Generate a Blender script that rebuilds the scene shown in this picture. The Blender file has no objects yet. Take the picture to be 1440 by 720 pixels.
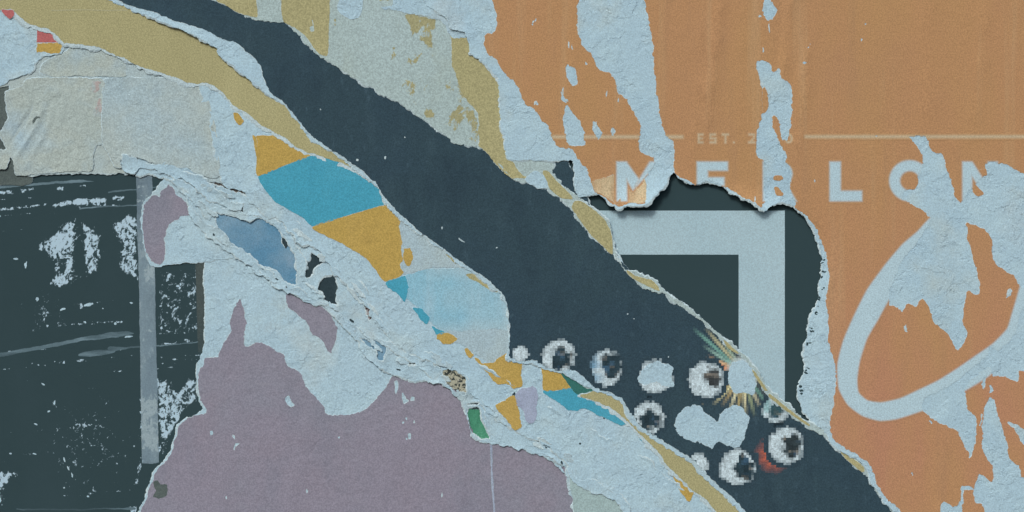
import bpy, math, numpy as np
from mathutils import Vector, kdtree
from mathutils.geometry import delaunay_2d_cdt

# ------------------------------------------------------------------ camera, light, exposure
scene = bpy.context.scene
H = 1.60                                     # height of the picture's middle above the street, metres
cam_d = bpy.data.cameras.new("camera"); cam = bpy.data.objects.new("camera", cam_d)
scene.collection.objects.link(cam); scene.camera = cam
cam_d.lens = 50.0; cam_d.sensor_width = 36.0; cam_d.clip_start = 0.05; cam_d.clip_end = 100.0
cam.location = (0.0, -2.008, H); cam.rotation_euler = (math.radians(90), 0, 0)

SUN_EL, SUN_AZ = math.radians(47), math.radians(-26)     # azimuth measured from the wall's normal towards the right
sdir = Vector((math.sin(SUN_AZ)*math.cos(SUN_EL), -math.cos(SUN_AZ)*math.cos(SUN_EL), math.sin(SUN_EL)))
sun_d = bpy.data.lights.new("sun", 'SUN'); sun = bpy.data.objects.new("sun", sun_d)
scene.collection.objects.link(sun)
sun_d.energy = 1.5; sun_d.angle = math.radians(14); sun_d.color = (1.0, 0.97, 0.93)
sun.rotation_euler = (-sdir).to_track_quat('-Z', 'Y').to_euler()
world = bpy.data.worlds.new("World"); scene.world = world; world.use_nodes = True
wn = world.node_tree; wn.nodes.clear()
sky = wn.nodes.new('ShaderNodeTexSky'); sky.sky_type = 'NISHITA'; sky.sun_disc = False
sky.sun_elevation = SUN_EL; sky.sun_rotation = math.pi - SUN_AZ; sky.dust_density = 4.0; sky.air_density = 1.0
bg = wn.nodes.new('ShaderNodeBackground'); bg.inputs['Strength'].default_value = 0.085
wo = wn.nodes.new('ShaderNodeOutputWorld')
wn.links.new(sky.outputs[0], bg.inputs[0]); wn.links.new(bg.outputs[0], wo.inputs[0])
vs = scene.view_settings
vs.view_transform = 'Standard'; vs.look = 'None'; vs.gamma = 1.0; vs.use_curve_mapping = False
vs.exposure = 0.22
ILLUM = (0.76, 0.75, 0.735)      # how bright a white wall comes out in this light: turns a seen colour into the paper's own colour

# ------------------------------------------------------------------ small tools
def lin(c):
    c = c/255.0
    return c/12.92 if c <= 0.04045 else ((c+0.055)/1.055)**2.4
def col(r, g, b):
    return tuple(min(0.9, lin(v)/ILLUM[i]) for i, v in enumerate((r, g, b)))

def hash2(ix, iy, seed):
    n = (ix.astype(np.int64)*374761393 + iy.astype(np.int64)*668265263 + seed*1442695041) & 0x7fffffff
    n = ((n ^ (n >> 13))*1274126177) & 0x7fffffff
    n = (n ^ (n >> 16)) & 0xffff
    return n/32767.5 - 1.0
def vnoise(x, y, seed=0, soft=True):
    x = np.asarray(x, float); y = np.asarray(y, float)
    ix = np.floor(x); iy = np.floor(y); fx = x-ix; fy = y-iy
    if soft: fx = fx*fx*(3-2*fx); fy = fy*fy*(3-2*fy)
    a = hash2(ix, iy, seed); b = hash2(ix+1, iy, seed); c = hash2(ix, iy+1, seed); d = hash2(ix+1, iy+1, seed)
    return (a*(1-fx)+b*fx)*(1-fy) + (c*(1-fx)+d*fx)*fy
def fbm(x, y, seed=0, octs=3):
    s = 0; a = 0.6
    for o in range(octs):
        s = s + a*vnoise(x*2**o, y*2**o, seed+o*17); a *= 0.5
    return s

def smooth_closed(pts, step=1.4, curve=True):
    P = np.array(pts, float); n = len(P); out = []
    for i in range(n):
        p0, p1, p2, p3 = P[i-1], P[i], P[(i+1) % n], P[(i+2) % n]
        L = np.hypot(*(p2-p1)); far = (min(p1[0], p2[0]) < -30 or max(p1[0], p2[0]) > 1470 or min(p1[1], p2[1]) < -30 or max(p1[1], p2[1]) > 750)
        k = max(1, int(L/(12 if far and L > 60 else step)))
        t = (np.arange(k)/k)[:, None]
        if curve and L < 60 and not far:
            T = 0.35                                        # tight spline: keeps the traced corners
            m1 = T*(p2-p0)*L/max(1e-6, np.hypot(*(p2-p0)))*1.6; m2 = T*(p3-p1)*L/max(1e-6, np.hypot(*(p3-p1)))*1.6
            h00 = 2*t**3-3*t**2+1; h10 = t**3-2*t**2+t; h01 = -2*t**3+3*t**2; h11 = t**3-t**2
            out.append(h00*p1+h10*m1+h01*p2+h11*m2)
        else:
            out.append(p1+(p2-p1)*t)
    return np.vstack(out)
def torn(pts, seed=0, big=2.2, mid=1.3, fine=0.7, curve=True, step=1.4):
    p = smooth_closed(pts, min(step, 1.2), curve); x, y = p[:, 0].copy(), p[:, 1].copy()
    g = 1.0 if fine < 0.5 else 1.55
    for f, a, s in ((28, big, 1), (13, mid*g*0.8, 4), (7, mid*g*0.8, 2), (3.2, fine*g, 3)):
        if a:
            p[:, 0] += a*vnoise(x/f, y/f, seed*31+s, f > 20); p[:, 1] += a*vnoise(x/f, y/f, seed*31+s+50, f > 20)
    if fine:                                                # paper fibres: a rough, unrounded edge
        j = min(0.55, fine*0.6); p[:, 0] += j*hash2(np.round(x*3), np.round(y*3), seed+5); p[:, 1] += j*hash2(np.round(x*3), np.round(y*3), seed+6)
    return p
def inside(px, py, loops):
    px = np.asarray(px); py = np.asarray(py); r = np.zeros(px.shape, bool)
    for L in loops:
        x0, y0 = L[:, 0], L[:, 1]; x1, y1 = np.roll(x0, -1), np.roll(y0, -1)
        lo, hi = L.min(0), L.max(0)
        w = np.where((px >= lo[0]) & (px <= hi[0]) & (py >= lo[1]) & (py <= hi[1]))[0]
        for c in range(0, len(w), 4000):
            k = w[c:c+4000]; X = px[k][:, None]; Y = py[k][:, None]
            cr = ((y0 > Y) != (y1 > Y)); dy = np.where(y1 == y0, 1e-9, y1-y0)
            r[k] ^= (np.sum(cr & (X < (x1-x0)*(Y-y0)/dy+x0), 1) % 2).astype(bool)
    return r
def seg_dist(px, py, L):
    a = L; b = np.roll(L, -1, 0); d = b-a; dd = (d**2).sum(1)+1e-9; out = np.empty(len(px))
    for c in range(0, len(px), 3000):
        X = px[c:c+3000, None]-a[:, 0]; Y = py[c:c+3000, None]-a[:, 1]
        t = np.clip((X*d[:, 0]+Y*d[:, 1])/dd, 0, 1)
        out[c:c+3000] = np.sqrt(((X-t*d[:, 0])**2+(Y-t*d[:, 1])**2).min(1))
    return out
def W(x, y, h):                              # wall millimetres (picture-wide 1440) + height off the wall in mm -> world metres
    x = np.asarray(x, float); y = np.asarray(y, float); h = np.broadcast_to(np.asarray(h, float), x.shape)
    return np.stack([(x-720)/1000, -h/1000, (360-y)/1000+H], -1)

# ------------------------------------------------------------------ materials
MATS = {}
def paper(name, base, tints=(), grain=0.10, bump=0.35, crumple=0.25, rough=0.9, sscale=150, srot=0.0, terrace=0.0, alpha=1.0, grain_scale=520, soft=None, spec=0.15, attr=None):
    """base colour; tints = (colour, scale, (sx, sz) stretch, lo, hi, amount): stains and fading by noise; attr = list of (attribute, colour, mode)"""
    if name in MATS: return MATS[name]
    m = bpy.data.materials.new(name); m.use_nodes = True; nt = m.node_tree; nd = nt.nodes; lk = nt.links; nd.clear()
    out = nd.new('ShaderNodeOutputMaterial'); bs = nd.new('ShaderNodeBsdfPrincipled'); lk.new(bs.outputs[0], out.inputs[0])
    bs.inputs['Alpha'].default_value = alpha
    bs.inputs['Roughness'].default_value = rough; bs.inputs['Specular IOR Level'].default_value = spec
    geo = nd.new('ShaderNodeNewGeometry'); pos = geo.outputs['Position']
    def noise(scale, stretch=(1, 1), detail=3, rough_=0.55, off=0.0, dist=0.0, rot=0.0):
        mp = nd.new('ShaderNodeMapping'); lk.new(pos, mp.inputs[0])
        mp.inputs['Scale'].default_value = (stretch[0], 1, stretch[1]); mp.inputs['Location'].default_value = (off, 0, off*0.7)
        if rot:
            m0 = nd.new('ShaderNodeMapping'); lk.new(pos, m0.inputs[0]); m0.inputs['Rotation'].default_value = (0, rot, 0); lk.new(m0.outputs[0], mp.inputs[0])
        n = nd.new('ShaderNodeTexNoise'); lk.new(mp.outputs[0], n.inputs['Vector'])
        n.inputs['Scale'].default_value = scale; n.inputs['Detail'].default_value = detail; n.inputs['Roughness'].default_value = rough_
        n.inputs['Distortion'].default_value = dist
        return n.outputs['Fac']
    def ramp(v, lo, hi, a=0.0, b=1.0):
        r = nd.new('ShaderNodeMapRange'); lk.new(v, r.inputs[0]); r.clamp = True
        for i, q in enumerate((lo, hi, a, b)): r.inputs[i+1].default_value = q
        return r.outputs[0]
    def mix(f, a, b, mode='MIX'):
        x = nd.new('ShaderNodeMix'); x.data_type = 'RGBA'; x.blend_type = mode
        if isinstance(f, float): x.inputs[0].default_value = f
        else: lk.new(f, x.inputs[0])
        for v, s in ((a, x.inputs[6]), (b, x.inputs[7])):
            if isinstance(v, tuple): s.default_value = (*v, 1)
            else: lk.new(v, s)
        return x.outputs[2]
    c = base
    for i, (tc, sc, st, lo, hi, am) in enumerate(tints):
        if sc is None:                        # ink that changes from one end of the sheet to the other
            sx = nd.new('ShaderNodeSeparateXYZ'); lk.new(pos, sx.inputs[0]); c = mix(ramp(sx.outputs[2], lo, hi, 0.0, am), c, tc)
        else: c = mix(ramp(noise(sc, st, 5, 0.6, 3.1*i+len(name)*0.37), lo, hi, 0.0, am), c, tc)
    if attr:
        for (an, tc, mode) in attr:
            at = nd.new('ShaderNodeAttribute'); at.attribute_name = an
            if mode == 'color': c = at.outputs['Color']
            elif mode == 'mask': c = mix(at.outputs['Fac'], c, tc)
            elif mode == 'scrape':            # flaked-off print: the attribute says how much of it is gone
                n1 = noise(sscale, (1.0, 0.62), 6, 0.72, 1.7, 0.5, srot)
                n2 = noise(sscale*0.33, (1.0, 0.8), 5, 0.65, 7.7, 1.2, srot)
                av = nd.new('ShaderNodeMath'); av.operation = 'ADD'; lk.new(n1, av.inputs[0]); lk.new(n2, av.inputs[1])
                ad = nd.new('ShaderNodeMath'); ad.operation = 'MULTIPLY_ADD'; lk.new(av.outputs[0], ad.inputs[0]); ad.inputs[1].default_value = 0.85
                sb = nd.new('ShaderNodeMath'); sb.operation = 'SUBTRACT'; lk.new(at.outputs['Fac'], sb.inputs[0]); sb.inputs[1].default_value = 0.35
                lk.new(sb.outputs[0], ad.inputs[2])
                c = mix(ramp(ad.outputs[0], 0.99, 1.045), c, tc)
    if grain:
        g = ramp(noise(grain_scale, (1, 1), 2, 0.7, 5.0), 0.36, 0.64, 1-2.1*grain, 1+2.1*grain)
        cb = nd.new('ShaderNodeCombineColor')
        for k in range(3): lk.new(g, cb.inputs[k])
        c = mix(1.0, c, cb.outputs[0], 'MULTIPLY')
    if isinstance(c, tuple): bs.inputs['Base Color'].default_value = (*c, 1)
    else: lk.new(c, bs.inputs['Base Color'])
    if bump:
        b1 = nd.new('ShaderNodeBump'); b1.inputs['Strength'].default_value = bump; b1.inputs['Distance'].default_value = 0.0008
        lk.new(noise(260, (1, 1), 4, 0.6, 9.0), b1.inputs['Height']); last = b1
        if crumple:
            b2 = nd.new('ShaderNodeBump'); b2.inputs['Strength'].default_value = crumple; b2.inputs['Distance'].default_value = 0.002
            lk.new(noise(45, (1, 1), 5, 0.6, 4.0, 0.8), b2.inputs['Height']); lk.new(b1.outputs[0], b2.inputs['Normal']); last = b2
        if terrace:                            # layers of the paper come away in steps
            for q, (sc, lo) in enumerate(((13, .47), (19, .55), (30, .60))):
                b3 = nd.new('ShaderNodeBump'); b3.inputs['Strength'].default_value = terrace; b3.inputs['Distance'].default_value = 0.0009
                lk.new(ramp(noise(sc, (1, 1), 7, 0.62, 11.0+q*3, 0.3), lo, lo+0.018), b3.inputs['Height']); lk.new(last.outputs[0], b3.inputs['Normal']); last = b3
        lk.new(last.outputs[0], bs.inputs['Normal'])
    MATS[name] = m; return m

PALE = col(158, 186, 198); PALE_HI = col(168, 195, 203); PALE_LO = col(146, 177, 193)
m_pale = paper('bare_paper', PALE, [(PALE_HI, 22, (1, 1), .45, .75, .8), (PALE_LO, 9, (1, 1), .5, .8, .6), (col(166, 184, 184), 11, (1, 1), .54, .74, .8), (col(170, 178, 172), 6, (1, 1), .60, .78, .6), (col(138, 164, 180), 38, (1, 1), .62, .76, .5)], 0.06, 0.62, 0.5, terrace=0.42)
m_fibre = paper('torn_fibre', col(176, 196, 200), [(col(156, 178, 186), 60, (1, 1), .4, .7, .7)], 0.08, 0.8, 0.2)
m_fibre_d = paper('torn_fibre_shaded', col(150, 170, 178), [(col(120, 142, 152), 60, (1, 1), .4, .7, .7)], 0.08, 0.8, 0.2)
ORANGE = col(168, 130, 93)
or_t = [(col(169, 125, 98), None, None, H+0.10, H-0.22, 0.95), (col(168, 134, 91), 5, (1.6, .5), .42, .66, .6), (col(162, 126, 95), 4, (1, 1), .5, .75, .6), (col(178, 152, 116), 40, (1, .05), .57, .72, .34), (col(150, 120, 92), 30, (1, .1), .58, .75, .4)]
m_orange = paper('orange_print', ORANGE, or_t, 0.075, 0.22, 0.32)
m_orange_l = paper('orange_print', ORANGE)
m_letter = paper('pale_lettering', ORANGE, or_t, 0.075, 0.22, 0.32, attr=[('ink', col(165, 191, 200), 'mask')])
m_letter_t = paper('faded_lettering', ORANGE, or_t, 0.075, 0.22, 0.32, attr=[('ink', col(180, 168, 140), 'mask')])
m_bleach = paper('bleached_orange_print', col(176, 160, 128), [(col(166, 136, 102), 18, (1, .6), .45, .6, .9), (col(200, 186, 152), 40, (1, .3), .5, .7, .7)], 0.09, 0.25, 0.1)
m_black = paper('black_print', col(49, 67, 71), [(col(52, 70, 75), 7, (1, 1), .5, .8, .8)], 0.0, 0.12, 0.10, 0.95, spec=0.03)
m_scr = paper('scraped_black_print', col(49, 67, 71), [(col(53, 71, 76), 7, (1, .6), .5, .8, .8)], 0.0, 0.15, 0.15, 0.9, spec=0.04, attr=[('scrape', col(164, 190, 203), 'scrape')], sscale=265, srot=-0.32)
m_frame = paper('pale_frame_print', col(157, 183, 191), [(col(151, 179, 188), 6, (1, 1), .45, .7, .8)], 0.055, 0.15, 0.05, grain_scale=520)
m_navy = paper('navy_print', col(50, 70, 79), [(col(58, 79, 88), 40, (1, .35), .55, .75, .7), (col(48, 68, 80), 6, (1, 1), .45, .7, .9), (col(62, 84, 95), 110, (1, .5), .62, .74, .9), (col(44, 62, 72), 16, (1, .4), .52, .68, .7), (col(58, 80, 88), 26, (.6, .2), .60, .72, .6)], 0.08, 0.18, 0.5, 0.85, spec=0.1)
m_pix = paper('screened_light_print', PALE, attr=[('tone', None, 'color')], grain=0.10, bump=0.15, crumple=0.1)
m_tan = paper('tan_print', col(156, 153, 114), [(col(163, 160, 120), 10, (1, .4), .5, .7, .8), (col(148, 144, 106), 14, (1, .25), .55, .75, .7)], 0.10, 0.3, 0.12)
m_crease = paper('tan_crease', col(160, 160, 128), (), 0.1, 0.3, 0.1)
m_greyg = paper('weathered_grey_print', col(154, 174, 173), [(col(158, 179, 180), 9, (1, .6), .45, .7, .8), (col(152, 167, 158), 16, (1, .5), .56, .75, .6), (col(152, 150, 118), 60, (1, .8), .66, .72, .8)], 0.09, 0.35, 0.15)
m_warm = paper('warm_old_paper', col(158, 173, 169), [(col(166, 176, 167), 8, (1, 1), .45, .7, .8), (col(150, 175, 186), 11, (1, 1), .5, .72, .9), (col(160, 158, 158), 26, (1, 1), .66, .8, .5)], 0.08, 0.42, 0.45, terrace=0.28)
m_rust = paper('rust_stained_paper', col(164, 156, 153), [(col(156, 171, 170), 110, (1, .6), .44, .55, 1.0)], 0.08, 0.4, 0.3)
m_cool = paper('cool_old_paper', col(156, 178, 184), [(col(160, 174, 170), 7, (1, 1), .40, .62, .95), (col(146, 168, 178), 12, (1, 1), .55, .75, .7)], 0.08, 0.42, 0.45, terrace=0.28)
m_purple = paper('mauve_print', col(131, 129, 142), [(col(127, 130, 142), 5, (1, 1), .45, .65, .9), (col(132, 127, 139), 7, (1, 1), .5, .75, .9), (col(136, 138, 148), 24, (1, 1), .6, .8, .4), (col(118, 122, 135), 11, (1, .5), .52, .7, .6), (col(140, 140, 150), 46, (.5, 1), .62, .74, .5)], 0.07, 0.28, 0.6)
m_ochre = paper('ochre_print', col(171, 147, 81), [(col(178, 154, 92), 12, (1, .5), .5, .7, .7), (col(158, 136, 78), 20, (1, 1), .55, .75, .6), (col(184, 164, 112), 50, (1, .06), .64, .72, .5)], 0.08, 0.22, 0.4)
m_cyan = paper('cyan_print', col(68, 149, 172), [(col(82, 158, 178), 14, (1, 1), .5, .75, .7), (col(62, 138, 164), 30, (1, .3), .55, .7, .6)], 0.07, 0.22, 0.4)
m_fcyan = paper('faded_cyan_print', col(130, 176, 193), [(col(128, 176, 192), 14, (1, 1), .5, .7, .8), (col(148, 181, 194), 24, (1, .15), .5, .64, .9), (col(122, 170, 190), 40, (1, .3), .58, .7, .6)], 0.07, 0.25, 0.4, attr=[('fade', col(156, 182, 190), 'mask')])
m_fwhite = paper('faded_white_print', col(155, 178, 186), [(col(158, 176, 176), 12, (1, .6), .45, .7, .8), (col(150, 176, 186), 20, (1, .4), .55, .75, .6)], 0.08, 0.3, 0.12)
m_red = paper('red_print', col(168, 100, 100), [(col(160, 94, 92), 30, (1, 1), .5, .7, .6)], 0.07, 0.2, 0.1)
m_green = paper('green_print', col(74, 140, 112), [(col(60, 120, 96), 40, (1, .5), .45, .6, .9), (col(110, 164, 140), 70, (1, .4), .6, .7, .8)], 0.08, 0.2, 0.1)
m_dgreen = paper('dark_green_print', col(52, 104, 98), [(col(70, 120, 100), 40, (1, 1), .5, .7, .6)], 0.07, 0.2, 0.1)
m_blue = paper('blue_print', col(112, 146, 166), [(col(84, 130, 158), 9, (1, 1), .42, .58, .95), (col(136, 158, 176), 30, (1, 1), .55, .75, .6)], 0.07, 0.3, 0.25)
m_dark = paper('dark_old_print', col(44, 60, 66), [(col(58, 74, 78), 20, (1, 1), .5, .7, .7)], 0.06, 0.3, 0.3)  # also colours the flakes that paint gap shade on the ridge
m_moss = paper('dark_greenish_paper', col(84, 96, 94), [(col(70, 82, 82), 30, (1, 1), .45, .65, .8)], 0.08, 0.4, 0.3)
m_lilac = paper('lilac_grey_print', col(150, 162, 182), [(col(136, 146, 168), 30, (1, 1), .45, .65, .8)], 0.07, 0.3, 0.2)
m_leo = paper('mottled_print', col(158, 160, 142), [(col(52, 60, 58), 260, (1, 1), .50, .54, 1.0), (col(176, 178, 166), 160, (1, 1), .6, .66, .8)], 0.06, 0.3, 0.2)
m_leor = paper('mottled_red_print', col(150, 150, 150), [(col(60, 48, 50), 240, (1, 1), .48, .52, 1.0), (col(170, 96, 90), 180, (1, 1), .55, .6, .9)], 0.06, 0.3, 0.2)
m_tape = paper('old_clear_tape', col(140, 166, 180), [(col(152, 178, 190), 16, (1, .5), .45, .6, .9), (col(172, 196, 206), 60, (1, .5), .55, .62, .8), (col(112, 136, 150), 22, (1, .3), .5, .7, .9)], 0.05, 0.2, 0.3, 0.5, spec=0.4, alpha=0.55, attr=[('scrape', col(180, 204, 214), 'scrape')])
m_sepia = paper('brown_edge_print', col(70, 81, 80), [(col(54, 70, 73), 30, (1, .2), .45, .65, .9)], 0.06, 0.2, 0.1)
m_wall = paper('hoarding_board', (0.22, 0.21, 0.19), [((0.15, 0.14, 0.13), 6, (1, .1), .4, .7, .8)], 0.1, 0.3, 0.2)

# ------------------------------------------------------------------ objects
def link(o, parent=None):
    scene.collection.objects.link(o)
    if parent: o.parent = parent
    return o
def tag(o, label, cat, group=None):
    o['label'] = label; o['category'] = cat
    if group: o['group'] = group
    return o
def thing(name, label, cat, group=None):
    o = link(bpy.data.objects.new(name, None)); o.empty_display_size = 0.05
    return tag(o, label, cat, group)
def mesh_obj(name, verts, faces, mats, fmat=None, parent=None, smooth=None):
    me = bpy.data.meshes.new(name); me.from_pydata(verts, [], faces)
    for m in mats: me.materials.append(m)
    if fmat is not None: me.polygons.foreach_set('material_index', np.asarray(fmat, np.int32))
    if smooth is not None: me.polygons.foreach_set('use_smooth', smooth)
    me.update()
    return link(bpy.data.objects.new(name, me), parent)

class Surf:
    """the lie of one pasted sheet: how far each point of it stands off the wall, in mm"""
    def __init__(s, z, loops, wr=0.35, wl=90, curl=1.0, reach=12, bias=0.1, seed=0, spots=(), crump=0.0):
        s.z, s.wr, s.wl, s.curl, s.reach, s.bias, s.seed, s.spots, s.crump = z*0.45, wr*0.45, wl, curl*0.55, reach, bias, seed, spots, crump*0.5
        P = np.vstack(loops); s.kd = kdtree.KDTree(len(P))
        for i, p in enumerate(P): s.kd.insert((p[0], p[1], 0), i)
        s.kd.balance()
    folds = ()
    def __call__(s, x, y):
        x = np.asarray(x, float); y = np.asarray(y, float)
        h = s.z + s.wr*fbm(x/s.wl, y/s.wl, s.seed+3, 2)
        for (x0, y0, x1, y1, w, amt) in s.folds:              # long paste wrinkles
            t = np.clip((y-y0)/(y1-y0), 0, 1); xc = x0+(x1-x0)*t+3*np.sin(t*5)
            h = h + amt*np.exp(-((x-xc)/w)**2)*np.clip(np.minimum((y-y0), (y1-y))/40+0.3, 0, 1)*(0.6+0.4*vnoise(x/30, y/30, 9))
        if s.crump: h = h + s.crump*np.abs(fbm(x/26, y/26, s.seed+8, 3))*1.4
        if s.curl or s.spots:
            find = s.kd.find
            d = np.array([find((a, b, 0))[2] for a, b in zip(x, y)])
            e = np.clip(1-d/s.reach, 0, 1)**1.7
            h = h + s.curl*e*np.clip(fbm(x/34, y/34, s.seed+5, 2)+s.bias, 0, 1.2)
            for (sx, sy, r, amt, rch) in s.spots:              # places where the edge has come right off the wall
                w = np.exp(-((x-sx)**2+(y-sy)**2)/(r*r))
                h = h + amt*w*np.clip(1-d/rch, 0, 1)**1.5
        return h

def sheet(name, loops, surf, lift=0.0, mats=(None, None), grid=8, bevel=1.6, thick=0.7, parent=None, seed=0, attrs=None):
    """a torn piece of paper: top face following surf, and a slanting torn edge of bare fibre round it. loops[0] outline, others holes"""
    lift = lift*0.55; thick = thick*0.5
    lo, hi = loops[0].min(0), loops[0].max(0)
    gx, gy = np.meshgrid(np.arange(lo[0]+grid/2, hi[0], grid), np.arange(lo[1]+grid/2, hi[1], grid*0.87))
    gx[1::2] += grid/2; gx = gx.ravel(); gy = gy.ravel()
    gx = gx + grid*0.22*vnoise(gx*3.1, gy*2.7, 5); gy = gy + grid*0.22*vnoise(gx*2.3, gy*3.3, 6)
    k = inside(gx, gy, loops); gx, gy = gx[k], gy[k]
    B = np.vstack(loops); kd = kdtree.KDTree(len(B))
    for i, p in enumerate(B): kd.insert((p[0], p[1], 0), i)
    kd.balance()
    if len(gx):
        d = np.array([kd.find((a, b, 0))[2] for a, b in zip(gx, gy)]); q = d > min(2.2, grid*0.4); gx, gy = gx[q], gy[q]
    pts = [Vector(p) for p in B.tolist()] + [Vector(p) for p in zip(gx.tolist(), gy.tolist())]
    edges = []; o = 0
    for L in loops:
        n = len(L); edges += [(o+i, o+(i+1) % n) for i in range(n)]; o += n
    V, _, F, *_ = delaunay_2d_cdt(pts, edges, [], 0, 1e-4)
    V = np.array([(v.x, v.y) for v in V]); F = np.array([f for f in F if len(f) == 3])
    c = V[F].mean(1); F = F[inside(c[:, 0], c[:, 1], loops)]
    used = np.unique(F); rm = -np.ones(len(V), int); rm[used] = np.arange(len(used)); V = V[used]; F = rm[F]
    a, b, cc = V[F[:, 0]], V[F[:, 1]], V[F[:, 2]]
    s = (b[:, 0]-a[:, 0])*(cc[:, 1]-a[:, 1])-(b[:, 1]-a[:, 1])*(cc[:, 0]-a[:, 0])
    F[s > 0] = F[s > 0][:, ::-1]                                  # picture y runs down: this turns the faces to the street
    h = surf(V[:, 0], V[:, 1]) + lift
    E = np.vstack([F[:, [0, 1]], F[:, [1, 2]], F[:, [2, 0]]])
    key = np.sort(E, 1); ks = key[:, 0].astype(np.int64)*len(V)+key[:, 1]
    _, inv, cnt = np.unique(ks, return_inverse=True, return_counts=True); BE = E[cnt[inv] == 1]
    nrm = np.zeros_like(V); t = V[BE[:, 1]]-V[BE[:, 0]]; n2 = np.stack([t[:, 1], -t[:, 0]], 1)
    n2 = n2/np.maximum(1e-6, np.hypot(n2[:, 0], n2[:, 1]))[:, None]
    mid = (V[BE[:, 0]]+V[BE[:, 1]])/2
    np.add.at(nrm, BE[:, 0], n2); np.add.at(nrm, BE[:, 1], n2)
    L = np.hypot(nrm[:, 0], nrm[:, 1]); bv = np.where(L > 0)[0]; nrm[bv] /= L[bv][:, None]
    # outward check on the first edge
    tst = mid[:1]+n2[:1]*0.05
    if len(tst) and inside(tst[:, 0], tst[:, 1], loops)[0]: nrm = -nrm
    wv = bevel*np.clip(0.55+0.9*vnoise(V[bv, 0]/11, V[bv, 1]/11, seed+71)+0.35*vnoise(V[bv, 0]/3, V[bv, 1]/3, seed+72), 0.12, 2.0)
    VB = V[bv]+nrm[bv]*wv[:, None]; hB = h[bv]-thick
    nb = len(bv); idx = -np.ones(len(V), int); idx[bv] = np.arange(nb)+len(V)
    verts = np.vstack([W(V[:, 0], V[:, 1], h), W(V[bv, 0], V[bv, 1], h[bv]), W(VB[:, 0], VB[:, 1], hB)])
    sk = np.stack([idx[BE[:, 1]], idx[BE[:, 0]], idx[BE[:, 0]]+nb, idx[BE[:, 1]]+nb], 1)
    faces = F.tolist()+sk.tolist()
    fm = [0]*len(F)+[1]*len(sk); sm = [True]*len(F)+[False]*len(sk)
    ob = mesh_obj(name, verts.tolist(), faces, [mats[0], mats[1] or m_fibre], fm, parent, sm)
    if attrs:
        for an, fn in attrs.items():
            at = ob.data.attributes.new(an, 'FLOAT', 'POINT')
            al = np.vstack([V, V[bv], VB]); at.data.foreach_set('value', fn(al[:, 0], al[:, 1]).astype(np.float32))
    return ob

def soft_print(name, polys, surf, lift, mat, parent, blur=2.2, step=1.6, clip=None, curve=False, minus=()):
    """flat soft-edged print lying on a sheet: the attribute ink runs 0..1 across the blurred edge"""
    lift = lift*0.55
    Ls = [smooth_closed(p, 3.0, curve) for p in polys]; Ms = [smooth_closed(p, 3.0, curve) for p in minus]
    A = np.vstack(Ls); lo, hi = A.min(0)-blur*1.5, A.max(0)+blur*1.5
    xs = np.arange(lo[0], hi[0]+step, step); ys = np.arange(lo[1], hi[1]+step, step)
    gx, gy = np.meshgrid(xs, ys); X, Y = gx.ravel(), gy.ravel(); sd = np.full(len(X), -1e3)
    for L in Ls:
        d = seg_dist(X, Y, L); sd = np.maximum(sd, np.where(inside(X, Y, [L]), d, -d))
    for L in Ms:
        d = seg_dist(X, Y, L); sd = np.minimum(sd, -np.where(inside(X, Y, [L]), d, -d))
    a = np.clip((sd+blur)/(2*blur), 0, 1); a = a*a*(3-2*a)
    ny, nx = gx.shape; I = np.arange(nx*ny).reshape(ny, nx)
    Q = np.stack([I[:-1, :-1], I[:-1, 1:], I[1:, 1:], I[1:, :-1]], -1).reshape(-1, 4)
    k = a[Q].max(1) > 0.01
    if clip is not None:
        k &= inside(X, Y, clip)[Q].any(1)
    Q = Q[k]
    if not len(Q): return None
    u = np.unique(Q); rm = -np.ones(nx*ny, int); rm[u] = np.arange(len(u)); Q = rm[Q]
    v = W(X[u], Y[u], surf(X[u], Y[u])+lift)
    ob = mesh_obj(name, v.tolist(), Q.tolist(), [mat], None, parent, [True]*len(Q))
    at = ob.data.attributes.new('ink', 'FLOAT', 'POINT'); at.data.foreach_set('value', a[u].astype(np.float32))
    return ob

def flakes(name, mat, surf, lift, spots, parent, seed=0, **kw):
    """small torn flakes, each an object: spots = (x, y, rx, ry, tilt)"""
    for i, (x, y, rx, ry, tl) in enumerate(spots):
        n = 9; t = np.arange(n)/n*2*math.pi
        r = 1+0.35*vnoise(t*1.7+i*7.3, t*0+seed, seed+i)
        px = rx*r*np.cos(t); py = ry*r*np.sin(t); ct, st = math.cos(math.radians(tl)), math.sin(math.radians(tl))
        L = torn(list(zip(x+px*ct-py*st, y+px*st+py*ct)), seed+i, 0.6, 0.6, 0.4, step=1.0)
        sheet(name, [L], surf, lift, (mat, kw.get('edge', mat)), 5, kw.get('bevel', 0.3), kw.get('thick', 0.25), parent, seed+i)

# ------------------------------------------------------------------ the wall behind
wv = W(np.array([-300, 1740, 1740, -300]), np.array([-260, -260, 980, 980]), 0).tolist()
wb = W(np.array([-300, 1740, 1740, -300]), np.array([-260, -260, 980, 980]), -40).tolist()
wall = mesh_obj('wall', wv+wb, [(3, 2, 1, 0), (4, 5, 6, 7), (0, 1, 5, 4), (1, 2, 6, 5), (2, 3, 7, 6), (3, 0, 4, 7)], [m_wall])
wall['kind'] = 'structure'

# ------------------------------------------------------------------ black poster with the pale square frame
T = thing('framed_black_poster', 'black poster printed with a pale square frame, showing below the torn orange poster', 'poster')
L = torn([(690, 180), (980, 200), (1190, 240), (1215, 420), (1215, 640), (1120, 680), (860, 640), (740, 420)], 11)
S_sq = Surf(1.0, [L], 0.15, 150, 0.0)
sheet('black_print', [L], S_sq, 0, (m_black, m_fibre), 14, 1.0, 0.8, T)
fr = smooth_closed([(842, 296), (1105, 296), (1105, 640), (1040, 640), (1040, 358), (842, 358)], 6, False)
sheet('pale_frame', [fr], S_sq, 0.12, (m_frame, m_frame), 12, 0.15, 0.1, T)

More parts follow.
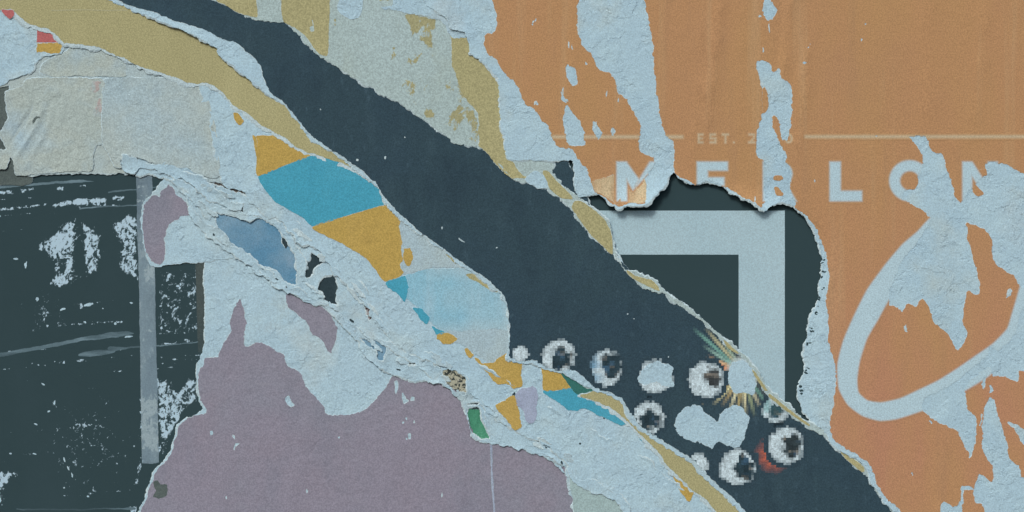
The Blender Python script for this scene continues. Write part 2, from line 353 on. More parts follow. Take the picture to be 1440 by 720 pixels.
# ------------------------------------------------------------------ black scraped poster on the left
def blob(x, y, cx, cy, rx, ry, p=2):
    return np.exp(-(np.abs((x-cx)/rx)**p+np.abs((y-cy)/ry)**p))
def zone(x, y, pts, amt, soft=8.0):
    L = smooth_closed(pts, 4.0, False); k = np.where((x > L[:, 0].min()-soft) & (x < L[:, 0].max()+soft) & (y > L[:, 1].min()-soft) & (y < L[:, 1].max()+soft))[0]
    r = np.zeros(len(x))
    if len(k):
        d = seg_dist(x[k], y[k], L); sd = np.where(inside(x[k], y[k], [L]), d, -d); r[k] = amt*np.clip(0.5+sd/(2*soft), 0, 1)
    return r
def scrape(x, y):
    m = np.zeros(len(x))
    def line(x0, y0, x1, y1, w, a, sag=0):
        t = np.clip((x-x0)/(x1-x0), 0, 1); yc = y0+(y1-y0)*t-sag*np.sin(t*math.pi)
        return a*np.exp(-((y-yc)/w)**2)*((x > x0) & (x < x1))
    L = [zone(x, y, [(46, 350), (52, 338), (76, 322), (90, 307), (106, 304), (110, 330), (108, 352), (104, 382), (100, 404), (78, 408), (62, 402), (72, 384), (70, 368)], .56),
         zone(x, y, [(108, 306), (126, 312), (142, 330), (143, 378), (128, 388), (124, 398), (118, 392), (112, 360)], .54),
         zone(x, y, [(94, 380), (112, 378), (116, 396), (100, 402), (86, 402)], .53),
         zone(x, y, [(152, 320), (162, 304), (180, 296), (194, 306), (196, 398), (184, 396), (162, 378), (166, 348)], .55),
         zone(x, y, [(30, 352), (38, 350), (38, 420), (32, 420)], .44),
         zone(x, y, [(66, 287), (95, 278), (148, 276), (150, 287), (110, 289), (75, 294)], .60, 4), zone(x, y, [(153, 275), (172, 273), (176, 281), (156, 284)], .56, 3),
         zone(x, y, [(-60, 268), (16, 266), (18, 273), (-60, 277)], .55, 3), zone(x, y, [(25, 264), (48, 261), (48, 269), (25, 272)], .57, 3), zone(x, y, [(75, 262), (90, 261), (88, 268), (74, 269)], .53, 3), zone(x, y, [(105, 258), (122, 257), (120, 264), (106, 264)], .55, 3),
         line(-80, 304, 66, 287, 3.4, .57), line(-80, 310, 40, 300, 2.4, .5), line(100, 291, 204, 287, 1.6, .52), line(0, 273, 62, 270, 1.4, .48),
         zone(x, y, [(216, 378), (284, 374), (286, 470), (218, 474)], .415, 6), zone(x, y, [(262, 372), (284, 372), (280, 394), (266, 392)], .50), zone(x, y, [(274, 444), (287, 440), (287, 462), (276, 460)], .56, 3), zone(x, y, [(216, 410), (230, 410), (228, 440), (216, 440)], .46),
         line(215, 462, 285, 462, 1.6, .5), line(218, 503, 282, 500, 1.5, .53), line(222, 507, 282, 505, 1.4, .5), line(216, 520, 242, 517, 2.4, .53),
         zone(x, y, [(216, 530), (236, 532), (248, 548), (262, 530), (276, 532), (278, 566), (262, 576), (250, 600), (238, 622), (222, 620), (218, 580)], .535, 6), zone(x, y, [(258, 532), (278, 530), (279, 556), (262, 560)], .56),
         zone(x, y, [(190, 560), (200, 556), (202, 650), (192, 690), (182, 690), (194, 640)], .49, 4), zone(x, y, [(176, 612), (196, 610), (196, 618), (178, 620)], .44, 3),
         zone(x, y, [(-60, 664), (14, 660), (26, 662), (28, 674), (14, 676), (8, 690), (4, 716), (-60, 716)], .52), zone(x, y, [(178, 712), (194, 710), (190, 730), (178, 730)], .57, 3),
         line(50, 443, 96, 434, 2.0, .52), line(108, 433, 130, 427, 3.2, .56), line(-80, 503, 64, 491, 1.8, .5), line(150, 494, 285, 479, 1.6, .53), line(60, 459, 170, 452, 3.0, .47),
         line(-80, 284, 60, 277, 1.3, .50), line(60, 300, 200, 296, 1.2, .46), line(-80, 296, 30, 291, 1.4, .5), line(-80, 528, 120, 508, 1.4, .46), line(40, 512, 190, 500, 1.4, .47), line(-80, 655, 60, 648, 1.4, .45), line(60, 700, 190, 690, 1.4, .45), line(216, 418, 285, 413, 1.3, .5), line(216, 448, 285, 446, 1.3, .49), line(216, 470, 285, 468, 1.3, .5), line(216, 512, 280, 509, 1.3, .5), line(-80, 330, 40, 322, 1.4, .46), line(20, 436, 190, 420, 1.3, .45), line(-80, 548, 190, 520, 1.4, .42), line(0, 610, 180, 596, 1.3, .42), line(30, 640, 190, 628, 1.5, .42), line(-80, 470, 60, 462, 1.4, .44), line(216, 486, 285, 474, 1.6, .5), line(216, 436, 285, 428, 1.5, .47), line(216, 402, 285, 396, 1.5, .47), zone(x, y, [(216, 620), (236, 618), (232, 640), (216, 648)], .46, 4),
         0.385*blob(x, y, 120, 620, 120, 120, 2), 0.37*blob(x, y, 60, 440, 70, 60, 2), .40*blob(x, y, 120, 684, 30, 30, 2), .40*blob(x, y, 160, 640, 30, 20, 2)]
    for q in L: m = np.maximum(m, q)
    m *= 1-0.22*blob(x, y, 105, 356, 5, 30, 3)-0.25*blob(x, y, 84, 374, 6, 13, 3)
    return m
T = thing('scraped_black_poster', 'black poster with white scuffs and scratches, beside the mauve poster', 'poster')
L = torn([(-90, 190), (120, 215), (260, 225), (340, 300), (340, 520), (300, 640), (280, 800), (-90, 800)], 12)
S_bl = Surf(1.0, [L], 0.3, 120, 0.0)
sheet('scraped_print', [L], S_bl, 0, (m_scr, m_fibre), 3.2, 1.0, 0.8, T, attrs={'scrape': scrape})
e = smooth_closed([(273, 366), (287.5, 366), (287.5, 496), (277, 496)], 4, False)
sheet('brown_edge', [e], S_bl, 0.1, (m_sepia, m_sepia), 8, 0.5, 0.1, T)
m_line = paper('scratch_smear', col(86, 108, 116), [(col(112, 136, 146), 60, (.2, 1), .5, .65, .9), (col(58, 76, 82), 40, (.15, 1), .48, .6, .9)], 0.03, 0.2, 0)
for sc in ([(-90, 514), (0, 497), (60, 486), (120, 473), (176, 466), (186, 469), (150, 476), (118, 479), (60, 491), (0, 502), (-90, 520)],
           [(108, 500), (146, 492), (160, 494), (140, 500)],
           [(150, 490), (180, 488.5), (240, 484.5), (284, 479.5), (284, 480.5), (240, 486), (180, 490.5)],
           [(150, 270), (196, 264.6), (236, 260), (236, 261), (190, 266.4), (150, 272)],
           [(110, 292), (150, 290), (204, 287), (204, 288), (150, 291.6), (110, 293.4)],
           [(-20, 262), (60, 256), (110, 252), (130, 254), (60, 259), (-20, 266)],
           [(20, 716.5), (90, 717.5), (170, 715.5), (190, 716), (170, 717.2), (90, 719), (20, 718)]):
    sheet('scratch', [torn(sc, 13, 0.8, 0.7, 0.3, step=1.2)], S_bl, 0.08, (m_line, m_line), 6, 0.2, 0.06, T)
flakes('scratch', m_pale, S_bl, 0.08, [(89, 648, .9, 3, -20), (94, 659, 1, 3.4, -22), (99, 669, .9, 3.4, -18)], T, 47)
flakes('scratch', m_pale, S_bl, 0.08, [(20, 364, 3.5, 1.2, -5), (50, 421, 2.2, 3, 20), (122, 429, 7, 2, -18), (86, 436, 4, 1.4, -15), (178, 474, 7, 1.2, 0), (117, 454, 2, 1.6, 0), (160, 456, 2, 1.5, 30), (58, 541, 3.2, 0.9, 35), (74, 567, 1.4, 3, 15), (66, 579, 2.6, 1, -20), (12, 639, 1.4, 1, 0), (46, 640, 3, .9, 10), (122, 699, 2.2, 1.3, 30), (88, 687, 1.2, 1.2, 0), (48, 598, 2.6, 1, 20), (142, 435, 1.2, 1, 0), (182, 426, 2.4, 1, 10), (34, 372, 1.4, 6, 12)], T, 40)

tp = torn([(189.5, 238), (212, 238), (214.5, 330), (217, 450), (220, 570), (221.5, 651), (213, 653), (198, 652), (196, 540), (194, 420), (191, 320)], 14, 0.4, 0.3, 0.25, curve=False)
S_tp = Surf(1.45, [tp], 0.25, 60, 0.0)
tag(sheet('tape', [tp], S_tp, 0, (m_tape, m_tape), 4, 0.3, 0.3, attrs={'scrape': lambda x, y: 0.60*blob(x, y, 208, 596, 20, 54, 4)+0.40*blob(x, y, 204, 285, 20, 44, 4)+0.56*blob(x, y, 210, 385, 12, 22, 3)+0.36*blob(x, y, 206, 470, 20, 50, 3)}),
    'grey strip of old tape hanging down the scuffed black poster', 'tape')

# ------------------------------------------------------------------ mauve poster
T = thing('mauve_poster', 'large dusty mauve poster with its upper part peeled back to bare paper', 'poster')
mc = [(286, 300), (360, 300), (520, 440), (700, 520), (880, 640), (930, 800), (160, 800), (176, 756), (193, 720), (202, 700), (210, 680), (217, 662), (233, 643), (242, 620), (248, 597), (260, 588), (263, 590), (284, 578), (276, 562), (275, 543), (274, 517), (282, 497), (287, 480), (286.5, 420)]
Lc = torn(mc, 21, 0.6, 0.8, 0.6)
S_mv = Surf(2.1, [Lc], 0.8, 110, 0.6, 10, 0.1, 4); S_mv.folds = [(430, 590, 392, 780, 9, 1.0), (560, 600, 520, 780, 12, .8), (330, 560, 300, 780, 8, .8), (640, 560, 650, 780, 7, .7), (480, 470, 440, 600, 6, .8), (370, 380, 340, 500, 6, .9)]
sheet('bare_paper', [Lc], S_mv, 0, (m_pale, m_fibre), 8, 1.6, 0.9, T)
mp_ = [(165, 800), (180, 756), (196, 720), (205, 700), (213, 680), (220, 663), (236, 643), (244, 620), (250, 598), (262, 588), (289, 582), (278, 560), (277.5, 527), (283, 517), (286, 505), (303, 502), (312, 486), (318, 478), (323, 467), (322, 450), (330, 430), (337, 421), (343, 437), (345, 453), (342, 474), (345, 487), (360, 482), (377, 488), (399, 501), (402, 517), (422, 525), (428, 543), (440, 557), (454, 572), (457, 583), (483, 585), (507, 578), (527, 563), (541, 545), (548, 534), (562, 522), (640, 520), (760, 600), (830, 640), (850, 800)]
holes = [torn(h, 22+i, 0.6, 0.7, 0.5, step=1.1) for i, h in enumerate([
    [(400, 562), (405, 558), (409, 566), (413, 571), (408, 574), (402, 568)], [(555, 537), (559, 535), (560, 548), (557, 555), (555, 548)], [(567, 552), (570, 560), (574, 564), (568, 568), (565, 561)], [(577, 558), (581, 558), (582, 563), (577, 564)],
    [(294, 608), (297, 608), (297, 613), (294, 613)], [(325, 612), (329, 614), (328, 618)], [(326, 631), (331, 623), (335, 624), (330, 629), (327, 634)], [(569, 589), (572, 588), (571, 592)], [(566, 593), (568, 595), (565, 597)], [(582, 593), (585, 597), (582, 597)], [(573, 611), (577, 610), (578, 617), (574, 618)], [(569, 616), (572, 616), (571, 619)],
    [(474, 615), (478, 614), (477, 617)], [(430, 690), (432, 694), (430, 696)], [(621, 692), (623, 696), (621, 700)], [(315, 699), (318, 698), (317, 703)]])]
Lp = torn(mp_, 21, 0.6, 1.0, 0.7)
pr = sheet('mauve_print', [Lp]+holes, S_mv, 0.35, (m_purple, m_fibre), 8, 0.9, 0.3, T)
Li = torn([(403, 413), (413, 414), (427, 424), (447, 427), (463, 443), (473, 462), (471, 480), (465, 496), (460, 493), (452, 480), (438, 470), (428, 453), (410, 438), (402, 428)], 23, 0.8, 1.0, 0.7)
sheet('mauve_print', [Li], S_mv, 0.35, (m_purple, m_fibre), 8, 0.8, 0.3, T)
cr = torn([(689.5, 616), (691.6, 616), (692.3, 650), (693.2, 680), (697.5, 740), (695.6, 740), (691.2, 680), (690.6, 650)], 24, 0.5, 0.3, 0.2)
sheet('crease', [cr], S_mv, 0.75, (m_lilac, m_fibre_d), 8, 0.6, 0.4, T)
sp = torn([(213, 680), (219, 677), (224, 682), (233, 684), (232, 698), (222, 703), (213, 699), (217, 691)], 25, 0.5, 0.8, 0.5)
sheet('dark_stain', [sp], S_mv, 0.45, (m_moss, m_moss), 6, 0.3, 0.1, T)

# loose flap with a rag of mauve print
T = thing('mauve_scrap', 'pale torn flap with a patch of mauve print, stuck over the tape', 'paper scrap')
fl = torn([(233, 250), (248, 262), (265, 285), (286, 318), (303, 335), (330, 352), (340, 362), (327, 362), (300, 366), (287, 369), (250, 371), (230, 373), (213, 374), (204, 364), (199, 340), (198.5, 290), (212, 273)], 26, 0.8, 1.0, 0.7)
S_fl = Surf(3.0, [fl], 0.5, 50, 1.6, 10, 0.25, 6)
sheet('bare_paper', [fl], S_fl, 0, (m_pale, m_fibre), 5, 1.2, 0.6, T)
fp = torn([(236, 257), (252, 278), (268, 290), (274, 299), (268, 303), (256, 303), (240, 313), (231, 325), (229, 345), (229, 368), (215, 372), (206, 360), (201, 338), (201, 291), (214, 276), (222, 278), (226, 268), (233, 260)], 27, 0.8, 1.2, 0.8)
sheet('mauve_print', [fp], S_fl, 0.3, (m_purple, m_fibre), 5, 0.8, 0.25, T)

# ------------------------------------------------------------------ scraps deep in the torn ridge
def scrap(name, pts, z, mat, label, seed, cat='paper scrap', big=1.0, mid=1.0, fine=0.7, grid=5, bevel=1.2, thick=0.6, wr=0.5, wl=40, curl=1.2, reach=9, bias=0.2, crump=0.0, holes=(), edge=None, group=None, spots=(), folds=()):
    L = torn(pts, seed, big, mid, fine); hs = [torn(h, seed+5+i, 0.8, 0.9, 0.6, step=1.1) for i, h in enumerate(holes)]
    S = Surf(z, [L]+hs, wr, wl, curl, reach, bias, seed, spots, crump); S.folds = folds
    return tag(sheet(name, [L]+hs, S, 0, (mat, edge or m_fibre), grid, bevel, thick, None, seed), label, cat, group), S

scrap('blue_scrap', [(292, 285), (325, 286), (372, 292), (412, 320), (426, 370), (424, 405), (412, 406), (398, 401), (372, 382), (330, 354), (298, 324)], 3.2, m_blue, 'blue printed scrap showing through the lens-shaped gap in the torn ridge', 31, wr=1.2, wl=30)
scrap('dark_scrap', [(400, 318), (424, 318), (424, 336), (470, 350), (486, 372), (486, 436), (470, 435), (440, 420), (425, 400), (428, 372), (398, 345)], 3.3, m_dark, 'black scrap showing through ragged holes above the mauve poster', 32)
scrap('blue_scrap', [(488, 458), (530, 470), (556, 490), (552, 518), (536, 514), (516, 494), (498, 474)], 3.6, m_blue, 'small blue sliver showing in the torn ridge above the mauve poster', 33)
scrap('mottled_scrap', [(505, 420), (530, 420), (530, 460), (505, 458)], 3.7, m_leor, 'tiny red and black mottled scrap in a slit of the ridge', 34)
scrap('mottled_scrap', [(612, 512), (665, 515), (663, 560), (648, 557), (628, 540), (612, 534)], 3.7, m_leo, 'olive and black leopard-mottled scrap showing through the torn ridge', 35)
scrap('green_scrap', [(656, 566), (684, 564), (696, 622), (680, 621), (665, 611), (659, 590)], 3.7, m_green, 'small bright green printed scrap at the edge of the mauve poster', 36)
scrap('dark_scrap', [(564, 502), (598, 502), (598, 520), (568, 520)], 3.75, m_dark, 'thin black sliver in a slot of the ridge near the blue sliver', 37)
scrap('dark_scrap', [(652, 560), (684, 556), (684, 574), (657, 575)], 3.9, m_dark, 'thin black sliver just above the green scrap', 38)
scrap('dark_corner_scrap', [(-90, 118), (14, 118), (16, 170), (34, 205), (40, 258), (-90, 262)], 2.6, m_moss, 'dark greenish old paper in the gaps beside the creased cream sheet', 39)

scrap('dark_scrap', [(322, 278), (350, 280), (348, 306), (326, 304)], 3.6, m_dark, 'black arrow-shaped scrap above the blue gap in the ridge', 44)
scrap('dark_scrap', [(272, 248), (290, 252), (290, 274), (274, 268)], 3.4, m_blue, 'dark blue slit at the top end of the ridge', 45)
# crumpled ridge: several torn sheets on top of one another
ridge_holes = [
    [(302, 294), (320, 301), (345, 303), (368, 304), (387, 318), (403, 340), (416, 363), (418, 385), (415, 401), (402, 398), (387, 381), (370, 374), (353, 363), (327, 343), (304, 320)],
    [(413, 326), (417, 327), (418, 335), (414, 334)], [(406, 338), (412, 341), (415, 350), (409, 348)],
    [(437, 354), (450, 363), (460, 366), (453, 372), (442, 378), (437, 390), (429, 393), (427, 381), (431, 376), (423, 375), (423, 367), (435, 366)],
    [(453, 390), (467, 387), (475, 400), (472, 413), (475, 430), (469, 431), (452, 421), (446, 407)],
    [(497, 465), (505, 465), (531, 479), (544, 487), (542, 498), (539, 510), (531, 506), (527, 494), (513, 485), (504, 476)],
    [(331, 285), (336, 288), (342, 286), (341, 296), (337, 303), (333, 296)], [(278, 254), (282, 258), (284, 268), (280, 263)], [(320, 346), (325, 348), (324, 352), (319, 350)],
    [(512, 428), (522, 427), (523, 441), (519, 452), (513, 440)],
    [(620, 523), (638, 521), (655, 532), (655, 556), (640, 551), (626, 540)],
    [(572, 510), (588, 507), (589, 514), (574, 516)],
    [(657, 573), (674, 572), (681, 595), (688, 617), (675, 618), (664, 608)],
    [(656, 568), (672, 566), (675, 570), (659, 571)]]
ridge = [(160, 228), (172, 217), (192, 222), (225, 222), (262, 236), (300, 258), (345, 275), (400, 300), (450, 340), (500, 390), (560, 460), (640, 490), (720, 540), (800, 590), (900, 640), (1000, 720), (1010, 800), (818, 800), (806, 722), (803, 697), (797, 677), (792, 657), (780, 647), (760, 638), (737, 632), (720, 630), (707, 630), (697, 625), (680, 623), (663, 613), (657, 590), (653, 573), (643, 557), (623, 541), (603, 537), (580, 535), (560, 529), (533, 517), (513, 500), (503, 480), (493, 470), (477, 453), (463, 434), (448, 426), (427, 422), (400, 404), (383, 396), (356, 376), (327, 354), (300, 334), (283, 317), (263, 283), (247, 263), (233, 250), (205, 243), (175, 243)]
rg, S_rg = scrap('torn_paper_ridge', ridge, 4.2, m_pale, 'long crumpled ridge of torn pale paper running down over the mauve poster', 41, 'torn paper', 1.3, 1.6, 1.0, 4, 2.2, 0.9, 0.9, 26, 4.2, 11, 0.25, 0.8, ridge_holes)

# ------------------------------------------------------------------ old sheets, upper left
scrap('old_paper_sheet', [(-90, 60), (60, 60), (330, 90), (345, 262), (250, 246), (200, 240), (150, 243), (60, 244), (33, 247), (20, 214), (10, 190), (12, 120), (-90, 128)], 4.3, m_cool, 'pale bluish undersheet showing between the cream old sheets', 51, 'paper sheet', bevel=1.6, wr=0.8)
scrap('cream_sheet', [(54, 100), (60, 88), (92, 70), (100, 62), (118, 58), (150, 62), (180, 82), (176, 90), (175.5, 106), (145, 107.5), (110, 106), (76, 108)], 5.0, m_warm, 'small cream rectangle of old paper tucked under the tan strip', 52, 'paper sheet', 0.6, 0.6, 0.5, wr=0.4, curl=0.8)
scrap('cream_sheet', [(6, 128), (24, 122), (36, 110), (60, 108), (143, 109), (143.5, 150), (143, 200), (133, 204), (130, 212), (129, 238), (100, 241), (60, 243), (30, 246), (20, 243), (14, 220), (6, 236), (-40, 246), (-40, 205), (6, 210), (-4, 188), (9, 165)], 5.7, m_warm, 'cream old sheet with slanting creases, above the scuffed black poster', 53, 'paper sheet', 0.7, 0.8, 0.6, wr=1.6, wl=60, curl=1.6, crump=1.0, grid=2.5, folds=((60, 145, 22, 228, 4, 2.6), (74, 150, 36, 240, 3.5, 1.6), (46, 140, 14, 205, 3.5, -1.8), (90, 130, 60, 235, 5, .9)))
scrap('cream_sheet', [(143, 113), (170, 109), (240, 107), (262, 116), (285, 122), (300, 165), (304, 200), (306, 248), (280, 246), (262, 236), (228, 230), (206, 226), (188, 219), (176, 217), (168, 226), (170, 236), (160, 236), (150, 214), (142, 205)], 6.5, m_cool, 'broad grey-blue old sheet with a straight pasted edge beside the cream sheet', 54, 'paper sheet', 0.5, 0.8, 0.6, wr=1.1, wl=60, curl=2.4, crump=0.5)
scrap('curled_scrap', [(168, 234), (171, 219), (182, 218), (196, 224), (215, 228), (236, 232), (262, 240), (300, 262), (318, 285), (338, 287), (332, 296), (305, 289), (286, 280), (276, 262), (258, 252), (235, 248), (214, 236), (196, 232), (188, 241), (178, 242)], 6.4, m_pale, 'small curled rag of pale paper at the corner above the tape', 55, 'paper scrap', 1.6, 2.2, 1.1, 4, 1.6, 0.9, 1.2, 22, 2.6, 8, 0.4, 1.2)
cs = bpy.data.objects['cream_sheet.001']
class Onto:                                                     # follows whatever sheet it is stuck to
    def __init__(s, ob):
        from mathutils.bvhtree import BVHTree
        s.b = BVHTree.FromPolygons([v.co[:] for v in ob.data.vertices], [p.vertices[:] for p in ob.data.polygons])
    def __call__(s, x, y):
        out = []
        for a, b in zip(np.atleast_1d(x), np.atleast_1d(y)):
            r = s.b.ray_cast(Vector(((a-720)/1000, -1, (360-b)/1000+H)), Vector((0, 1, 0))); out.append(-r[0].y*1000 if r[0] else 2.0)
        return np.array(out)
on = Onto(cs)
for i, p in enumerate([[(129, 116), (138, 114), (137, 126), (132, 130), (128, 124)], [(132, 148), (142, 140), (142, 163), (131, 163), (128, 158)]]):
    sheet('rust_stain', [torn(p, 59+i, 1.2, 1.6, 1.0)], on, 0.1, (m_rust, m_rust), 4, 0.1, 0.05, cs)
sheet('split', [torn([(44, 172), (46, 166), (50, 163), (55, 163), (55, 165), (50, 166), (47, 171), (44, 174)], 66, .4, .5, .5)], on, 0.15, (m_moss, m_moss), 4, 0.2, 0.05, cs)
T = thing('pale_corner_sheet', 'pale torn sheet with a red and ochre printed corner under the tan strip', 'paper sheet')
L = torn([(-90, -10), (10, 0), (52, 30), (90, 50), (88, 58), (84, 73), (74, 77), (62, 78), (50, 88), (44, 97), (38, 102), (14, 111), (0, 120), (-90, 132)], 56, 0.7, 0.9, 0.7)
S_pc = Surf(6.0, [L], 0.9, 30, 2.0, 9, 0.3, 9, (), 0.6)
sheet('bare_paper', [L], S_pc, 0, (m_pale, m_fibre), 5, 1.6, 0.9, T)
sheet('red_print', [torn([(50.5, 30), (67, 30), (95, 52), (88, 59), (50, 59.3)], 57, 0, .3, .3, False)], S_pc, 0.3, (m_red, m_fibre), 5, 0.5, 0.2, T)
sheet('ochre_print', [torn([(50, 59.8), (87, 59.5), (84, 68), (82, 74), (70, 75), (60, 72), (49.5, 73)], 58, .3, .5, .5, False)], S_pc, 0.3, (m_ochre, m_fibre), 5, 0.8, 0.25, T)

# ------------------------------------------------------------------ poster with cyan and ochre bands
T = thing('banded_poster', 'pale torn poster with cyan and ochre diagonal bands below the navy poster', 'poster')
bc = [(270, 90), (330, 110), (400, 165), (480, 200), (560, 270), (640, 330), (760, 400), (780, 490), (900, 560), (1060, 700), (1080, 800), (920, 800), (884, 722), (860, 693), (833, 682), (812, 674), (798, 654), (787, 641), (770, 628), (740, 614), (722, 603), (704, 596), (688, 586), (676, 570), (664, 556), (652, 528), (634, 518), (604, 506), (570, 492), (548, 472), (530, 455), (506, 421), (486, 401), (464, 374), (440, 350), (419, 338), (398, 314), (360, 292), (340, 272), (318, 262), (304, 240), (298, 200), (292, 160), (284, 130)]
Lb = torn(bc, 61, 2.6, 2.4, 1.1)
S_bd = Surf(6.6, [Lb], 0.8, 40, 3.2, 10, 0.2, 12, (), 0.35)
sheet('bare_paper', [Lb], S_bd, 0, (m_pale, m_fibre), 4, 2.6, 1.2, T)
def band(pts, mat, nm, seed, big=0.7, mid=0.8, fine=0.6, lift=0.35, attrs=None):
    lift += 0.25
    return sheet(nm, [torn(pts, seed, big, mid, fine)], S_bd, lift, (mat, m_fibre), 4, 0.35, 0.3, T, seed, attrs)
band([(357, 192), (380, 190), (402, 188), (432, 208), (436, 218.5), (400, 232), (362, 247), (360, 222)], m_ochre, 'ochre_band', 62, 0.2, 0.3, 0.3)
band([(362, 247.6), (400, 232.6), (436, 219), (480, 220), (520, 240), (556, 280), (541, 287), (490, 302), (439, 318), (425, 306), (404, 294), (387, 284), (374, 270), (366, 258)], m_cyan, 'cyan_band', 63, 0.2, 0.4, 0.4)
band([(439, 318.6), (490, 302.6), (541, 287.6), (558, 280), (566, 300), (560, 318), (565, 340), (563, 352), (567, 364), (562, 373), (567, 385), (541, 396), (530, 382), (512, 362), (482, 344), (460, 333)], m_ochre, 'ochre_band', 64, 0.3, 0.6, 0.5)
band([(566, 300), (640, 330), (700, 390), (690, 384), (640, 376), (600, 378), (568, 386), (563, 374), (560, 362), (564, 350), (561, 325)], m_fwhite, 'faded_white_band', 65, 0.5, 0.6, 0.5, 0.28)
band([(542, 396.6), (568, 387), (602, 378.5), (640, 377), (692, 385), (730, 420), (735, 470), (700, 462), (650, 466), (620, 466), (600, 448), (578, 424), (560, 410)], m_fcyan, 'faded_cyan_band', 66, 0.5, 0.8, 0.6, 0.28, {'fade': lambda x, y: np.clip((x-600)/130+0.35*vnoise(x/18, y/30, 4), 0, 1)*0.6+0.55*np.clip((y-446)/20, 0, 1)+0.5*np.clip((398-y)/16, 0, 1)*np.clip((x-590)/30, 0, 1)})
band([(624, 467), (650, 466.6), (700, 463), (736, 471), (736, 520), (712, 510), (694, 512), (672, 500), (655, 488), (636, 480)], m_fwhite, 'faded_white_band', 67, 0.5, 0.8, 0.6, 0.28)
band([(541, 397), (556, 392), (571, 389), (573, 405), (568, 424), (560, 414), (550, 408)], m_cyan, 'cyan_patch', 68, 0.6, 0.9, 0.7, 0.45)
band([(582, 433), (592, 434), (604, 448), (599, 455), (590, 447)], m_cyan, 'cyan_patch', 69, 0.6, 0.8, 0.6, 0.45)
band([(608, 459), (616, 463), (625, 467), (617, 472), (613, 470)], m_cyan, 'cyan_patch', 70, 0.5, 0.8, 0.6, 0.45)
band([(614, 471), (628, 468), (641, 477), (632, 484), (620, 482)], m_ochre, 'ochre_patch', 71, 0.5, 0.8, 0.6, 0.45)
band([(652, 490), (660, 493), (666, 501), (660, 504)], m_ochre, 'ochre_patch', 72, 0.5, 0.8, 0.6, 0.45)
band([(668, 504), (680, 511), (693, 510), (704, 502), (718, 496), (734, 506), (733, 525), (734, 543), (722, 547), (713, 541), (699, 541), (688, 528), (678, 515)], m_ochre, 'ochre_patch', 73, 0.6, 0.8, 0.6, 0.45)
band([(761, 508), (784, 515), (803, 545.5), (784, 549), (765, 550), (763, 530)], m_ochre, 'ochre_patch', 74, 0.4, 0.5, 0.4, 0.45)
band([(786, 520), (812, 530), (840, 548), (830, 556), (817, 558), (808, 553), (802, 544), (792, 530)], m_dgreen, 'green_patch', 75, 0.4, 0.5, 0.4, 0.5)
band([(765, 550.6), (784, 549.6), (803, 546), (817, 558.6), (837, 565), (860, 577), (883, 595), (873, 600), (861, 594), (848, 588), (836, 582), (823, 575), (812, 578), (800, 577), (790, 570), (776, 560)], m_cyan, 'cyan_patch', 76, 0.4, 0.8, 0.6, 0.45)
band([(697, 572), (710, 563), (722, 556), (729, 575), (732, 600), (722, 604), (712, 590), (703, 582)], m_ochre, 'ochre_patch', 77, 0.6, 0.8, 0.6, 0.45)
band([(726, 552), (736, 546), (752, 545), (755, 560), (753, 590), (742, 596), (737, 578), (728, 570)], m_lilac, 'lilac_patch', 78, 0.8, 1.0, 0.7, 0.45)
band([(945, 660), (958, 668), (976, 687), (970, 706), (960, 696), (952, 682)], m_ochre, 'ochre_patch', 79, 0.5, 0.8, 0.6, 0.45)
band([(899, 614), (908, 618), (914, 627), (906, 623)], m_cyan, 'cyan_patch', 80, 0.4, 0.6, 0.5, 0.45)
band([(327, 158), (335, 159), (341, 170), (335, 175), (329, 168)], m_ochre, 'ochre_patch', 81, 0.4, 0.6, 0.5, 0.45)
band([(355, 190), (360, 192), (361, 206), (357, 203)], m_ochre, 'ochre_patch', 82, 0.4, 0.6, 0.5, 0.5)
band([(655, 386), (668, 384), (690, 400), (700, 410), (690, 410), (672, 398)], m_tan, 'tan_patch', 83, 0.4, 0.6, 0.5, 0.4)
band([(622, 343), (640, 350), (650, 365), (640, 370), (626, 356)], m_tan, 'tan_patch', 83, 0.4, 0.8, 0.7, 0.4)
band([(568, 350), (578, 350), (580, 364), (573, 373), (568, 368)], m_ochre, 'ochre_patch', 84, 0.6, 0.9, 0.7, 0.42)

# pale grey-green paper at the foot of the ridge
scrap('grey_green_sheet', [(799, 662), (812, 676), (834, 684), (858, 694), (880, 716), (900, 800), (815, 800), (807, 720), (803, 690)], 5.6, paper('grey_green_paper', col(148, 172, 172), [(col(160, 180, 178), 10, (1, 1), .5, .7, .8)], 0.08, 0.4, 0.4), 'pale grey-green paper at the foot of the torn ridge beside the mauve poster', 85, 'paper sheet', curl=1.6)

# strips along the ridge
scrap('torn_strip', [(246, 250), (272, 262), (300, 288), (352, 300), (384, 306), (408, 330), (421, 352), (428, 372), (424, 392), (420, 372), (410, 346), (392, 322), (370, 309), (340, 308), (318, 304), (304, 297), (296, 306), (288, 312), (276, 292), (262, 272)], 5.6, m_pale, 'torn strip of pale paper along the top of the blue gap', 86, 'paper scrap', 1.6, 2.2, 1.1, 4, 1.6, 0.7, 0.8, 24, 3.4, 8, 0.15, 0.6)
scrap('torn_strip', [(262, 284), (284, 310), (304, 322), (327, 346), (352, 366), (384, 384), (402, 402), (424, 408), (444, 420), (460, 430), (446, 428), (424, 422), (400, 408), (378, 394), (352, 378), (326, 358), (298, 338), (280, 320)], 5.2, m_pale, 'torn strip of pale paper along the foot of the blue gap', 87, 'paper scrap', 1.6, 2.0, 1.1, 4, 1.6, 0.7, 0.8, 24, 3.4, 8, 0.15, 0.6)
scrap('torn_strip', [(476, 446), (500, 462), (526, 470), (552, 484), (578, 500), (606, 508), (618, 524), (612, 534), (600, 524), (586, 516), (560, 500), (545, 488), (528, 480), (505, 474), (492, 468)], 5.4, m_pale, 'torn strip of pale paper over the small blue sliver', 88, 'paper scrap', 1.6, 2.2, 1.1, 4, 1.6, 0.7, 0.8, 24, 3.4, 8, 0.15, 0.6)
